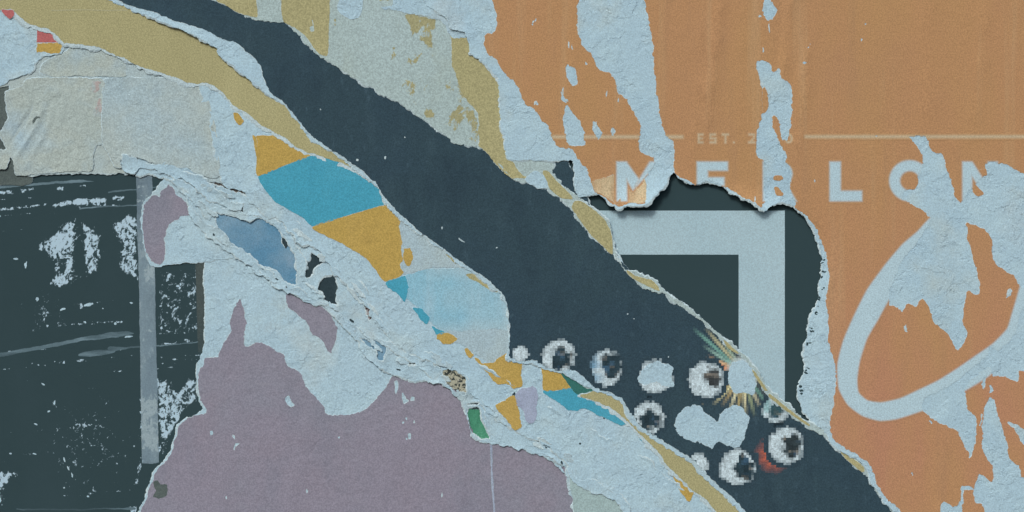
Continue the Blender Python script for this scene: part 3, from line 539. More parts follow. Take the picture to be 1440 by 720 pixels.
scrap('torn_strip', [(690, 560), (712, 592), (736, 612), (770, 632), (790, 652), (800, 690), (794, 668), (778, 650), (752, 638), (716, 628), (694, 616), (684, 600), (682, 578)], 5.3, m_pale, 'torn strip of pale paper beside the green scrap', 89, 'paper scrap', 1.6, 2.2, 1.1, 4, 1.6, 0.7, 0.8, 24, 3.4, 8, 0.15, 0.6)
scrap('torn_strip', [(800, 656), (816, 674), (836, 680), (862, 690), (880, 708), (900, 740), (884, 740), (872, 716), (854, 700), (832, 690), (812, 682)], 7.0, m_pale, 'torn strip of pale paper above the grey-green paper', 90, 'paper scrap', 1.6, 2.2, 1.1, 4, 1.6, 0.7, 0.8, 24, 3.4, 8, 0.15, 0.6)

# ------------------------------------------------------------------ tan strip poster (under the navy one)
T = thing('tan_poster', 'long tan poster strip with torn white edges under the navy poster', 'poster')
tl = [(20, 18), (37, 32), (50, 37), (67, 40), (80, 50), (88, 59), (103, 61), (133, 65), (160, 75), (180, 85), (207, 97), (240, 107), (263, 116), (287, 116), (310, 127), (328, 146), (347, 160), (360, 171), (380, 183), (403, 196), (420, 209), (443, 218), (470, 227), (493, 235), (510, 243)]
tr = [(817, 557), (837, 564), (860, 575), (880, 590), (900, 610), (920, 630), (933, 647), (953, 670), (980, 693), (1003, 713), (1060, 790)]
def mk(low1, low2):
    return [(-90, -90), (150, -90), (400, 60), (620, 260), (800, 420), (1000, 560), (1180, 700), (1240, 800), (1080, 800)]+low2[::-1]+[(826, 553), (840, 549), (866, 544), (810, 470), (700, 400), (640, 340), (560, 280), (530, 252)]+low1[::-1]+[(12, 12), (0, 12), (-90, 6)]
core_l = [(x-1.5, y+3.5) for x, y in tl]
Lt = torn(mk(core_l, [(x-3, y+3) for x, y in tr]), 91, 1.0, 1.5, 1.0)
S_tn = Surf(7.8, [Lt], 0.4, 80, 0.8, 9, 0.2, 14)
sheet('bare_paper', [Lt], S_tn, 0, (m_fibre, m_fibre), 8, 2.6, 1.2, T)
Lt2 = torn(mk(tl, tr), 92, 0.8, 0.9, 0.6)
sheet('tan_print', [Lt2], S_tn, 0.35, (m_tan, m_fibre), 8, 1.0, 0.3, T)
sheet('red_print', [torn([(0, 12), (10, 13), (17, 13), (19, 20), (13, 26), (7, 22), (2, 17)], 93, .3, .5, .4)], S_pc, 2.2, (m_red, m_fibre), 5, 0.5, 0.3, T)
sheet('crease', [torn([(70, 13.4), (120, 12.6), (178, 13.6), (178, 14.8), (120, 13.8), (70, 14.6)], 94, .4, .2, .2)], S_tn, 0.5, (m_crease, m_tan), 8, 0.3, 0.2, T)

# ------------------------------------------------------------------ navy poster
T = thing('navy_poster', 'dark navy diagonal poster printed with pixelated round lights and a starburst', 'poster')
nl = [(160, -2), (183, 8), (207, 15), (233, 23), (257, 32), (283, 40), (313, 55), (333, 60), (350, 75), (360, 84), (368, 100), (373, 117), (382, 133), (397, 142), (413, 160), (430, 182), (440, 193), (460, 206), (483, 220), (504, 237), (527, 254), (540, 275), (550, 289), (564, 303), (590, 325), (613, 342), (637, 359), (660, 377), (681, 390), (693, 402), (706, 411), (713, 430), (717, 457), (718, 480), (715, 500), (722, 505), (732, 508), (750, 507), (770, 516), (790, 522), (806, 522), (820, 532), (833, 543), (853, 551), (874, 560), (887, 580), (900, 597), (920, 613), (947, 629), (973, 646), (990, 662), (1007, 680), (1027, 697), (1048, 719), (1100, 790)]
rim = []
RW = {0: 5, 1: 5, 2: 6, 3: 8, 4: 10, 5: 13, 6: 15, 7: 26, 8: 26, 9: 24, 10: 17, 11: 9, 12: 4, 13: 3}
for i, (x, y) in enumerate(nl):
    w = RW.get(i, 3.5 if i < 32 else (4.5 if i < 40 else 6.0)); rim.append((x-w*0.62, y+w*0.78))
rim[7:11] = [(308, 80), (330, 93), (346, 107), (357, 119)]
up = [(293, -3), (360, 27), (400, 31), (440, 71), (500, 112), (560, 144), (640, 199), (680, 210), (720, 250), (768, 265), (800, 291), (830, 331), (864, 360), (879, 378), (893, 396), (913, 408), (933, 413), (957, 430), (980, 447), (997, 463), (1017, 480), (1040, 498), (1060, 520), (1080, 556), (1100, 574), (1123, 591), (1143, 605), (1163, 615), (1177, 631), (1195, 651), (1215, 666), (1229, 686), (1249, 710), (1256, 722), (1296, 790)]
nr = [(1290, 790)]+[(x+2.5, y-2.5) for x, y in up[:11:-1]]+[(800, 230), (640, 120), (460, 10), (380, -90), (60, -90), (120, -20)]   # towards the framed black poster its upper edge is torn too
Ln = torn(rim+nr, 101, 1.0, 1.3, 0.9)
S_nv = Surf(9.2, [Ln], 0.4, 90, 0.6, 10, 0.15, 16, [(225, 28, 40, 2.0, 26), (275, 55, 45, 2.8, 32), (340, 100, 40, 2.6, 28)])
sheet('bare_paper', [Ln], S_nv, 0, (m_pale, m_fibre), 8, 2.2, 1.6, T)
Lq = torn(nl+nr[1:], 102, 0.7, 0.9, 0.7)
nav = sheet('navy_print', [Lq], S_nv, 0.35, (m_navy, m_fibre), 8, 1.0, 0.3, T)

PX = 3.5
nvc = np.array(col(50, 70, 80)); 
def Cn(*c): return np.array(col(*c))
def pixels(name, box, fn, lift=0.14, PX=PX):
    x0, y0, x1, y1 = box; x0 = math.floor(x0/PX)*PX; y0 = math.floor(y0/PX)*PX
    xs = np.arange(x0, x1, PX); ys = np.arange(y0, y1, PX); gx, gy = np.meshgrid(xs, ys); X = gx.ravel(); Y = gy.ravel()
    rgb, a = fn(X+PX/2, Y+PX/2); k = (a > 0.04) & inside(X+PX/2, Y+PX/2, [Lq]); X, Y, rgb, a = X[k], Y[k], rgb[k], a[k]
    if not len(X): return
    rgb = nvc*(1-a[:, None])+rgb*a[:, None]
    vx = np.stack([X, X+PX, X+PX, X], 1).ravel(); vy = np.stack([Y, Y, Y+PX, Y+PX], 1).ravel()
    n = len(X); v = W(vx, vy, S_nv(vx, vy)+0.19+lift); f = np.arange(4*n).reshape(n, 4)[:, ::-1]
    ob = mesh_obj(name, v.tolist(), f.tolist(), [m_pix], None, nav)
    at = ob.data.attributes.new('tone', 'FLOAT_COLOR', 'POINT'); c4 = np.ones((n, 4, 4), np.float32); c4[:, :, :3] = rgb[:, None, :]
    at.data.foreach_set('color', c4.ravel())
WHT = Cn(176, 195, 201); DRK = Cn(40, 58, 66)
def dot(cx, cy, rx, ry, hx=None, hy=None, hrx=10, hry=12, tint=None, hole=DRK, seed=0):
    def fn(X, Y):
        r = np.sqrt(((X-cx)/rx)**2+((Y-cy)/ry)**2)+0.10*vnoise(X/5, Y/5, seed)
        a = np.clip((1.04-r)/0.14, 0, 1)
        edge = (r > 1.0) & (r < 1.3)
        j = 1+0.22*vnoise(X/PX*1.3, Y/PX*1.3, seed+2)
        rgb = WHT[None, :]*j[:, None]
        if tint is not None:
            w = np.clip((cx-X)/rx, 0, 1)*np.clip(vnoise(X/9, Y/9, seed+3)+0.6, 0, 1); rgb = rgb*(1-w[:, None])+tint*w[:, None]
        if hx is not None:
            q = np.sqrt(((X-hx)/(hrx*1.22))**2+((Y-hy)/(hry*1.12))**2)+0.36*vnoise(X/6, Y/6, seed+4)
            w = np.clip((1.12-q)/0.3, 0, 1)[:, None]
            hc = hole*(1+0.35*vnoise(X/7, Y/7, seed+6))[:, None]+Cn(126, 118, 104)*np.clip(vnoise(X/6, Y/6, seed+5)-0.3, 0, 1)[:, None]+Cn(60, 96, 128)*np.clip(vnoise(X/7, Y/7, seed+9)-0.45, 0, 1)[:, None]
            rgb = rgb*(1-w)+hc*w
        dk = np.clip(1.34-r, 0, 1)*1.4*edge; rgb = np.where((a < 0.05)[:, None], Cn(38, 54, 64)[None, :], rgb); a = np.maximum(a, np.clip(dk, 0, .8))  # dark pixel ring round each light: its shadow put into the colour
        return rgb, a
    pixels('printed_light', (cx-rx-8, cy-ry-8, cx+rx+8, cy+ry+8), fn)
dot(732, 498, 11, 10, seed=1)
dot(786, 501, 23, 23, 789, 506, 13, 14, seed=2)
dot(853, 517, 22, 25, 861, 516, 12, 15, Cn(90, 136, 164), seed=3)
dot(922, 530, 24, 23, seed=4)
dot(993, 535, 25, 25, 1003, 532, 10, 12, hole=Cn(56, 62, 64), seed=5)
dot(913, 588, 22, 23, 917, 591, 14, 13, seed=6)
dot(1038, 658, 25, 25, 1046, 658, 12, 16, seed=7)
dot(1106, 627, 25, 26, 1114, 628, 11, 14, hole=Cn(46, 58, 62), seed=8)
dot(981, 655, 15, 17, seed=9)
def star(X, Y):
    dx, dy = X-1046, Y-524; r = np.hypot(dx, dy); th = np.arctan2(dy, dx)
    rgb = np.zeros((len(X), 3)); A = np.zeros(len(X)); k = np.zeros(len(X))
    rays = [(-2.55, 70, (118, 150, 140)), (-2.42, 96, (96, 138, 128)), (-2.28, 84, (150, 150, 120)), (-2.14, 66, (128, 148, 132)), (-2.72, 58, (186, 150, 116)), (-2.88, 66, (176, 120, 88)), (-3.05, 48, (190, 140, 110)), (3.06, 44, (206, 186, 160)), (2.88, 52, (176, 150, 112)), (2.70, 64, (196, 178, 136)), (2.50, 76, (168, 150, 104)), (2.32, 64, (190, 176, 134)), (2.14, 58, (150, 136, 96)), (1.92, 62, (196, 184, 146)), (1.72, 70, (140, 130, 92)), (1.52, 64, (186, 176, 140)), (1.32, 66, (120, 132, 104)), (1.12, 58, (166, 164, 136)), (.92, 64, (88, 122, 112))]
    for t0, ln, c in rays:
        d = np.abs((th-t0+math.pi) % (2*math.pi)-math.pi)*r
        a = np.clip(1.35-d/2.6, 0, 1)*np.clip((ln-r)/26, 0, 1); rgb += a[:, None]*np.minimum(np.array(Cn(*c))*1.35, .8)[None]; k += a; A = np.maximum(A, a)
    rgb = rgb/np.maximum(k, 1e-3)[:, None]
    halo = np.clip(1-r/62, 0, 1)*0.30; rgb = np.where((A > halo)[:, None], rgb, Cn(120, 116, 92)[None]); A = np.maximum(A*0.92, halo)
    core = np.clip((27-r)/8, 0, 1); rgb = rgb*(1-core[:, None])+Cn(172, 190, 192)*core[:, None]; A = np.maximum(A, core)
    return rgb, A
pixels('printed_starburst', (950, 430, 1130, 625), star, 0.07, 3.0)
def redglow(X, Y):
    dx, dy = X-1088, Y-640; r = np.hypot(dx, dy); th = np.arctan2(dy, dx)
    ray = 0.45+0.55*np.cos(th*9+1.0); a = np.clip(1.25-r/24, 0, 1)**1.4*(0.6+0.4*ray)
    w = np.clip(1-r/11, 0, 1)[:, None]; return Cn(206, 104, 70)*(1-w)+Cn(232, 176, 140)*w, np.clip(a, 0, 1)
pixels('printed_glow', (1054, 612, 1112, 668), redglow, 0.10, 2.6)
dot(1091, 577, 18, 18, 1092, 577, 10, 10, Cn(92, 150, 152), Cn(44, 70, 76), 12)
# places where the light has been scraped to the bare paper
for i, p in enumerate([[(948, 596), (953, 583), (973, 570), (987, 575), (1010, 594), (1013, 583), (1033, 570), (1052, 582), (1050, 607), (1038, 629), (1013, 622), (1000, 628), (973, 620), (953, 611)],
          [(901, 522), (915, 510), (928, 508), (938, 512), (946, 520), (944, 530), (948, 540), (940, 545), (932, 543), (922, 537), (910, 540), (898, 536)],
          [(1028, 512), (1044, 506), (1058, 520), (1064, 538), (1062, 552), (1046, 552), (1030, 550), (1024, 534)]]):
    sheet('scraped_patch', [torn(p, 103+i, 0.7, 1.7, 1.1)], S_nv, 0.62, (m_pale, m_fibre), 5, 0.4, 0.12, nav, 7)
sheet('scraped_patch', [torn([(790, 523), (806, 521), (822, 532), (834, 543), (828, 546), (812, 538), (798, 530)], 107, .5, .6, .5)], S_nv, 0.6, (m_pale, m_fibre), 5, 0.5, 0.2, nav, 7)
flakes('fleck', m_fibre, S_nv, 0.45, [(698, 348, 1, .8, 0), (884, 442, .8, .8, 0), (892, 448, .9, .7, 0), (868, 350, .8, 1.2, 0), (541, 221, 1.2, 2.4, 10), (502, 224, 1.6, 1.6, 0), (569, 192, 1, 1, 0), (450, 154, 1, 1, 0), (622, 320, .8, 1.8, 0), (940, 502, .8, 1, 0)], nav, 110)

# ------------------------------------------------------------------ weathered grey-and-tan poster above the navy one
T = thing('weathered_poster', 'weathered grey poster with worn tan bands between the navy and orange posters', 'poster')
rt = [(1312, 790), (1268, 728), (1250, 706), (1236, 684), (1221, 662), (1203, 643), (1184, 626), (1168, 611), (1148, 599), (1126, 584), (1106, 567), (1084, 550), (1066, 522), (1047, 500), (1030, 484), (1018, 476), (999, 459), (982, 443), (959, 425), (935, 409), (928, 401), (917, 391), (893, 384), (879, 376), (866, 360), (863.5, 340), (861, 323), (851, 306), (834, 291), (817, 281), (801, 268), (784, 252), (776, 240), (790, 150), (720, -90), (180, -90), (250, -30)]
Lw = torn(up+rt, 121, 0.6, 1.1, 0.9)
S_we = Surf(10.6, [Lw], 0.6, 80, 1.4, 9, 0.2, 18)
def wear(x, y):
    m = .33*zone(x, y, [(545, 20), (660, 40), (690, 220), (640, 210), (540, 140)], 1.0, 14)
    for q in (zone(x, y, [(568, 20), (580, 17), (614, 26), (611, 46), (608, 68), (600, 62), (588, 58), (578, 44)], .72, 3), zone(x, y, [(624, 176), (632, 156), (646, 146), (672, 152), (672, 172), (650, 172), (642, 192), (632, 192)], .60, 6),
              zone(x, y, [(566, 94), (572, 78), (584, 71), (596, 76), (584, 92)], .55, 3), zone(x, y, [(550, 58), (555, 60), (558, 84), (546, 88)], .60, 3), zone(x, y, [(590, 156), (600, 148), (614, 160), (608, 170), (596, 166)], .58, 4),
              zone(x, y, [(468, 26), (473, 24), (473, 37), (468, 37)], .55, 2), zone(x, y, [(556, 112), (596, 108), (590, 132), (556, 150)], .46, 6), zone(x, y, [(610, 96), (640, 96), (640, 134), (612, 130)], .44, 6), zone(x, y, [(636, 110), (664, 112), (666, 150), (644, 134)], .55, 5),
              zone(x, y, [(520, -40), (566, -40), (566, 4), (530, 4)], .5, 4), zone(x, y, [(640, 165), (676, 160), (676, 204), (650, 200)], .47, 5)):
        m = np.maximum(m, q)
    return m-0.22*blob(x, y, 596, 46, 9, 9, 2)
m_greyg2 = paper('weathered_grey_print_flaked', col(154, 174, 173), [(col(158, 179, 180), 9, (1, .6), .45, .7, .8), (col(152, 167, 158), 16, (1, .5), .56, .75, .6)], 0.09, 0.35, 0.15, attr=[('scrape', col(150, 149, 114), 'scrape')], sscale=120)
sheet('bare_paper', [Lw], S_we, 0, (m_greyg2, m_fibre), 4, 2.0, 1.2, T, attrs={'scrape': wear})
def wp(pts, mat, nm, seed, big=0.8, mid=1.2, fine=0.8, lift=0.3, holes=()):
    return sheet(nm, [torn(pts, seed, big, mid, fine)]+[torn(h, seed+3+i, .8, 1.2, .8, step=1.1) for i, h in enumerate(holes)], S_we, lift, (mat, m_fibre), 7, 0.6, 0.22, T, seed)
wp([(250, -60), (355, -60), (360, 8), (361, 23), (336, 18), (316, 7), (300, -2)], m_tan, 'tan_band', 122, .4, .6, .5)
wp([(396, -60), (464, -60), (463.5, 0), (462, 40), (460, 78), (449, 76), (442, 68), (430, 52), (416, 40), (398, 30), (395, 10)], m_tan, 'tan_band', 123, .3, .4, .4, holes=[[(436, 38), (441, 36), (443, 42), (439, 44)], [(439, 28), (441, 28), (440, 34)]])
wp([(390, -20), (398, -20), (397, 6), (392, 4)], m_greyg, 'worn_patch', 124)
wp([(634, 46), (660, 44), (690, 80), (708, 112), (712, 170), (720, 222), (734, 245), (742, 250), (718, 249), (694, 226), (681, 211), (674, 202), (672, 160), (663, 148), (650, 132), (644, 112), (636, 95), (635, 66)], m_tan, 'tan_band', 125, .5, .8, .6)
wp([(478, -60), (520, -60), (509, 12), (507, 22), (498, 28), (486, 24), (474, 12), (476, 0)], m_pale, 'peeled_patch', 132, .6, .8, .6, 0.6)
wp([(536, 10), (550, 8), (560, -10), (620, -10), (640, 40), (660, 50), (648, 54), (634, 50), (622, 30), (600, 22), (578, 18), (566, 16), (548, 14)], m_pale, 'peeled_patch', 133, .8, 1.0, .8, 0.7)
# the thin slivers of tan along its torn lower edge
for i, p in enumerate([[(763, 240), (772, 241), (783, 254), (800, 271), (806, 279), (796, 280), (788, 278), (774, 266), (768, 256)],
                       [(808, 283), (818, 283), (834, 294), (850, 309), (859, 324), (861.5, 340), (861, 357), (848, 346), (832, 331), (816, 310), (804, 292)],
                       [(881, 380), (893, 387), (916, 394), (926, 403), (928, 409), (914, 404), (900, 397), (890, 391)],
                       [(1018, 479), (1030, 488), (1040, 497), (1036, 497), (1024, 489)], [(1058, 520), (1064, 525), (1080, 550), (1076, 550), (1064, 532)],
                       [(1082, 553), (1104, 570), (1124, 586), (1140, 598), (1138, 600), (1120, 588), (1100, 573), (1082, 558)],
                       [(1181, 633), (1190, 637), (1203, 647), (1214, 656), (1217, 663), (1213, 664), (1200, 654), (1190, 646)]]):
    wp(p, m_tan, 'tan_sliver', 150+i, .3, .4, .4, 0.4)
sheet('peeled_patch', [torn([(739, 252), (752, 240), (764, 246), (770, 262), (756, 264)], 158, .5, .7, .5)], S_we, 0.5, (m_pale, m_fibre), 6, 0.5, 0.2, T)

# ------------------------------------------------------------------ orange poster
T = thing('orange_poster', 'large orange poster with pale lettering and white torn patches', 'poster')
oc = [(593, -90), (594, -20), (597, 0), (608, 13), (627, 25), (637, 40), (653, 45), (657, 54), (662, 75), (680, 88), (700, 112), (702, 140), (705, 180), (712, 213), (715, 224), (740, 226), (776, 226), (807, 226), (809, 240), (808, 268), (813, 277), (823, 276), (836, 271), (853, 282), (866, 292), (871, 295), (877, 292), (887, 289), (907, 289), (913, 282), (923, 272), (937, 258), (948, 243), (954, 251), (977, 260), (997, 254), (1015, 263), (1040, 277), (1063, 288), (1073, 297), (1081, 291), (1103, 285), (1116, 290), (1131, 303), (1144, 320), (1152, 343), (1156, 352), (1157, 373), (1153, 407), (1148, 432), (1140, 448), (1136, 465), (1135, 480), (1130, 500), (1132, 523), (1123, 547), (1128, 577), (1142, 592), (1162, 608), (1170, 624), (1189, 637), (1209, 649), (1222, 664), (1227, 683), (1242, 704), (1260, 724), (1294, 800), (1540, 800), (1540, -90)]
Lo = torn(oc, 161, 0.7, 1.0, 0.8)
S_or = Surf(12.0, [Lo], 0.5, 110, 1.6, 11, 0.15, 20, [(905, 292, 46, 8.0, 40), (1060, 295, 40, 5.0, 24), (640, 60, 50, 2.0, 16), (1150, 340, 40, -1.8, 30), (1146, 400, 50, -2.2, 40), (1132, 480, 60, -2.2, 40), (1128, 560, 50, -2.2, 40)])
S_or.folds = [(1018, -90, 996, 190, 8, 2.6), (1112, -90, 1106, 120, 6, 2.0), (1102, -90, 1096, 90, 5, -1.0), (1146, 20, 1124, 128, 3.5, 1.7), (1136, 60, 1122, 230, 8, 1.4), (812, -90, 806, 130, 5, 1.0), (860, 100, 852, 200, 5, .9), (1300, -90, 1310, 180, 16, 1.2), (1385, 0, 1372, 190, 10, 1.0), (985, 20, 976, 240, 7, .9), (1230, 330, 1222, 700, 12, .9), (1330, 560, 1322, 760, 7, 1.0), (1045, -40, 1040, 240, 9, .8)]
sheet('bare_paper', [Lo], S_or, 0, (m_pale, m_fibre), 6, 2.6, 1.2, T)
o1 = [(690, -90), (693, 0), (697, 20), (697, 40), (692, 47), (684, 47), (680, 60), (684, 72), (697, 83), (707, 98), (720, 112), (728, 123), (737, 143), (753, 157), (767, 173), (777, 190), (785, 206), (795, 209), (805, 208), (815, 223), (825, 237), (830, 253), (836, 268), (853, 279), (866, 289), (871, 292), (877, 289), (887, 286), (906, 286), (905, 274), (898, 264), (908, 248), (918, 231), (919, 222), (903, 217), (899, 200), (900, 177), (893, 163), (883, 143), (870, 130), (863, 107), (842, 95), (830, 73), (816, 60), (811, 30), (813, 0), (815, -90)]
o1h = [[(799, 90), (808, 95), (813, 116), (805, 119), (795, 103)], [(796, 147), (805, 158), (818, 173), (822, 203), (800, 205), (792, 183), (793, 157)], [(835, 170), (847, 190), (841, 197), (834, 184)], [(862, 180), (865, 185), (859, 192)], [(791, 124), (792, 132), (796, 143), (790, 141)], [(754, 142), (757, 146), (752, 147)], [(804, 60), (806, 66), (804, 69)], [(753, 26), (755, 28), (752, 31)], [(747, 34), (749, 34), (748, 37)], [(823, 87), (825, 90), (823, 91)]]
o2 = [(905, -90), (907, 0), (910, 20), (915, 43), (918, 67), (920, 97), (925, 133), (930, 167), (935, 189), (946, 197), (948, 220), (950, 243), (957, 250), (977, 258), (997, 252), (1015, 260), (1040, 274), (1063, 285), (1071, 291), (1074, 276), (1073, 262), (1073, 227), (1064, 219), (1063, 193), (1068, 170), (1076, 153), (1080, 146), (1078, 130), (1072, 122), (1069, 105), (1064, 87), (1082, 87), (1088, 100), (1096, 96), (1101, 111), (1113, 118), (1115, 143), (1113, 170), (1111, 193), (1102, 197), (1098, 190), (1097, 174), (1090, 162), (1086, 166), (1088, 182), (1094, 194), (1104, 214), (1106, 226), (1114, 242), (1112, 262), (1120, 283), (1118, 289), (1133, 302), (1147, 320), (1155, 341), (1162, 356), (1165, 373), (1166, 390), (1163, 423), (1166, 453), (1166, 480), (1174, 510), (1177, 540), (1172, 573), (1168, 606), (1175, 621), (1193, 632), (1213, 644), (1227, 660), (1232, 680), (1247, 700), (1267, 721), (1300, 800), (1540, 800), (1540, -90)]
o2h = [[(1078, -40), (1073, 13), (1079, 27), (1088, 24), (1092, 14), (1084, 0), (1088, -40)],
       [(1278, 192), (1302, 191), (1310, 211), (1328, 219), (1333, 240), (1340, 263), (1348, 282), (1354, 281), (1362, 268), (1374, 258), (1385, 245), (1388, 228), (1415, 230), (1428, 238), (1445, 246), (1540, 250), (1540, 415), (1445, 410), (1434, 402), (1427, 390), (1413, 380), (1398, 367), (1396, 341), (1386, 325), (1370, 316), (1361, 312), (1363, 340), (1370, 363), (1377, 397), (1377, 414), (1362, 410), (1358, 430), (1355, 453), (1362, 467), (1357, 484), (1347, 492), (1340, 480), (1330, 467), (1313, 450), (1307, 430), (1297, 420), (1287, 430), (1274, 427), (1270, 440), (1262, 432), (1251, 428), (1249, 415), (1262, 380), (1290, 336), (1309, 311), (1297, 295), (1281, 287), (1268, 280), (1272, 268), (1290, 250), (1298, 224), (1290, 203)],
       [(1298, 577), (1313, 590), (1333, 600), (1347, 607), (1352, 620), (1363, 637), (1365, 645), (1370, 633), (1373, 613), (1373, 587), (1363, 577), (1358, 553), (1360, 542), (1373, 530), (1390, 517), (1397, 529), (1413, 530), (1431, 537), (1435, 522), (1540, 522), (1540, 432), (1446, 424), (1434, 440), (1428, 470), (1404, 492), (1392, 486), (1390, 497), (1340, 540), (1300, 560)],
       [(1382, 534), (1389, 529), (1387, 539), (1382, 549)], [(1393, 542), (1398, 550), (1394, 553)],
       [(1391, 558), (1398, 563), (1405, 587), (1413, 610), (1418, 623), (1419, 643), (1433, 657), (1438, 672), (1540, 690), (1540, 795), (1390, 795), (1385, 720), (1380, 710), (1372, 706), (1370, 690), (1377, 667), (1386, 672), (1395, 677), (1397, 657), (1388, 643), (1382, 627), (1382, 603), (1383, 583)],
       [(1418, 593), (1433, 598), (1450, 610), (1530, 630), (1530, 650), (1440, 626), (1432, 611), (1425, 602)],
       [(1322, 795), (1323, 711), (1328, 707), (1343, 713), (1351, 706), (1353, 690), (1354, 684), (1369, 687), (1369, 690), (1357, 690), (1356, 705), (1353, 714), (1358, 740), (1354, 795)],
       [(1420, 408), (1424, 406), (1423, 416), (1416, 420)], [(1382, 583), (1380, 600), (1378.6, 600), (1380, 583)], [(1308, 592), (1312, 595), (1310, 597)],
       [(1272, 458), (1275, 460), (1275, 468), (1272, 466)], [(1216, 32), (1218, 34), (1217, 37)], [(1213, 55), (1215, 56), (1213, 59)], [(1145, 252), (1146.5, 253), (1146, 256)], [(1283, 664), (1284.6, 664), (1284, 670)], [(1232, 190), (1236, 191), (1234, 195)]]
L1 = [torn(o1, 162, 0.5, 1.0, 0.9)]+[torn(h, 163+i, .6, .8, .7, step=1.1) for i, h in enumerate(o1h)]
L2 = [torn(o2, 172, 0.5, 1.0, 0.9)]+[torn(h, 173+i, .6, .9, .8, step=1.1) for i, h in enumerate(o2h)]
P1 = sheet('orange_print', L1, S_or, 0.4, (m_orange, m_fibre), 6, 0.5, 0.3, T, 1)
P2 = sheet('orange_print', L2, S_or, 0.4, (m_orange, m_fibre), 6, 0.5, 0.3, T, 2)
# counters of the torn letters keep a little orange
for i, p in enumerate([[(1269, 246), (1278, 241), (1290, 246), (1292, 258), (1284, 266), (1272, 264), (1266, 256)], [(1089, 247), (1098, 247), (1102, 251), (1094, 254), (1088, 252)], [(1090, 264), (1096, 264), (1101, 274), (1094, 275)],
                       [(1368, 240), (1386, 238), (1388, 246), (1380, 246), (1372, 240)], [(1369, 260), (1376, 264), (1384, 272), (1376, 275), (1369, 270)], [(1074, 122), (1080, 128), (1080, 152), (1074, 158), (1072, 140)]]):
    sheet('orange_print', [torn(p, 190+i, .4, .7, .5, step=1.1)], S_or, 0.53, (m_orange, m_fibre), 6, 0.4, 0.3, T)
sheet('bleached_print', [torn([(832, 254), (850, 250), (868, 246), (905, 250), (906, 285), (887, 285), (877, 288), (871, 291), (853, 278), (836, 267)], 197, .4, .9, .7)], S_or, 0.55, (m_bleach, m_fibre), 6, 0.4, 0.1, P1)

def rect(x0, y0, x1, y1): return [(x0, y0), (x1, y0), (x1, y1), (x0, y1)]
Y0, Y1, ST = 227, 283, 15.5
def ring(cx, cy, rx, ry, n=40): return [(cx+rx*math.cos(t*2*math.pi/n), cy+ry*math.sin(t*2*math.pi/n)) for t in range(n)]
LB = 0.62
soft_print('letter', [rect(867, Y0, 882, Y1), [(867, Y0), (881, Y0), (899, 252), (890, 268)], [(890, 268), (899, 252), (914, Y0), (928, Y0)], rect(924, Y0, 938, Y1)], S_or, LB+0.1, m_letter, P1, 2.1, clip=L1)
soft_print('letter', [rect(980, Y0, 996, Y1), rect(980, Y0, 1024, 240), rect(980, 249, 1019, 261), rect(980, 270, 1024, Y1)], S_or, LB, m_letter, P2, 2.1, clip=L2)
soft_print('letter', [rect(1073, Y0, 1088, Y1), ring(1096, 244, 19, 17), rect(1073, Y0, 1096, 261), [(1090, 258), (1104, 254), (1121, Y1), (1104, Y1)]], S_or, LB, m_letter, P2, 2.1, clip=L2)
soft_print('letter', [rect(1167, Y0, 1183, Y1), rect(1167, 268, 1213, Y1)], S_or, LB, m_letter, P2, 2.1, clip=L2)
soft_print('letter', [ring(1280, 254, 29, 29)], S_or, LB, m_letter, P2, 2.1, clip=L2, minus=[ring(1280, 254, 13.5, 13.5)])
soft_print('letter', [rect(1354, Y0, 1368, Y1), [(1354, Y0), (1368, Y0), (1404, Y1), (1390, Y1)], rect(1390, Y0, 1404, Y1)], S_or, LB, m_letter, P2, 2.1, clip=L2)
sw = [(1318, 300), (1290, 326), (1270, 343), (1247, 370), (1220, 407), (1200, 447), (1186, 480), (1178, 513), (1180, 547), (1193, 570), (1213, 585), (1237, 592), (1260, 590), (1280, 584), (1300, 577), (1340, 560), (1390, 530), (1430, 495), (1480, 440), (1480, 380), (1446, 385), (1435, 403), (1431, 417), (1424, 440), (1417, 462), (1397, 483), (1370, 502), (1347, 518), (1320, 535), (1293, 548), (1267, 560), (1240, 566), (1220, 563), (1208, 552), (1206, 533), (1210, 507), (1220, 476), (1235, 450), (1252, 420), (1275, 395), (1310, 355), (1345, 325)]
soft_print('script_letter', [sw], S_or, LB, m_letter, P2, 1.7, 1.4, clip=L2, curve=True)
soft_print('printed_line', [rect(776, 190.2, 962, 194.4)], S_or, LB, m_letter_t, P1, 2.6, 1.4, clip=L1)
soft_print('printed_line', [rect(930, 190.2, 961, 194.4)], S_or, LB, m_letter_t, P2, 2.6, 1.4, clip=L2)
soft_print('printed_line', [rect(1132, 190, 1520, 194)], S_or, LB, m_letter_t, P2, 2.6, 1.4, clip=L2)
ey0, ey1 = 187.5, 201.5; ss = 2.9
soft_print('small_letter', [rect(981.5, ey0, 981.5+ss, ey1), rect(981.5, ey0, 989.5, ey0+ss), rect(981.5, 193.2, 988.5, 195.6), rect(981.5, ey1-ss, 989.5, ey1)], S_or, LB, m_letter_t, P2, 1.9, 0.9, clip=L2)
soft_print('small_letter', [rect(998.5, ey0, 1007, ey0+ss), rect(998, ey0, 1000.6, 195.5), rect(998, 193.2, 1007.5, 195.7), rect(1005, 193.2, 1007.6, ey1), rect(998.2, ey1-ss, 1007, ey1)], S_or, LB, m_letter_t, P2, 1.9, 0.9, clip=L2)
soft_print('small_letter', [rect(1015.5, ey0, 1025.5, ey0+ss), rect(1019.2, ey0, 1021.8, ey1)], S_or, LB, m_letter_t, P2, 1.9, 0.9, clip=L2)
soft_print('full_stop', [rect(1031, ey1-2.6, 1033.6, ey1)], S_or, LB, m_letter_t, P2, 1.2, 0.9, clip=L2)
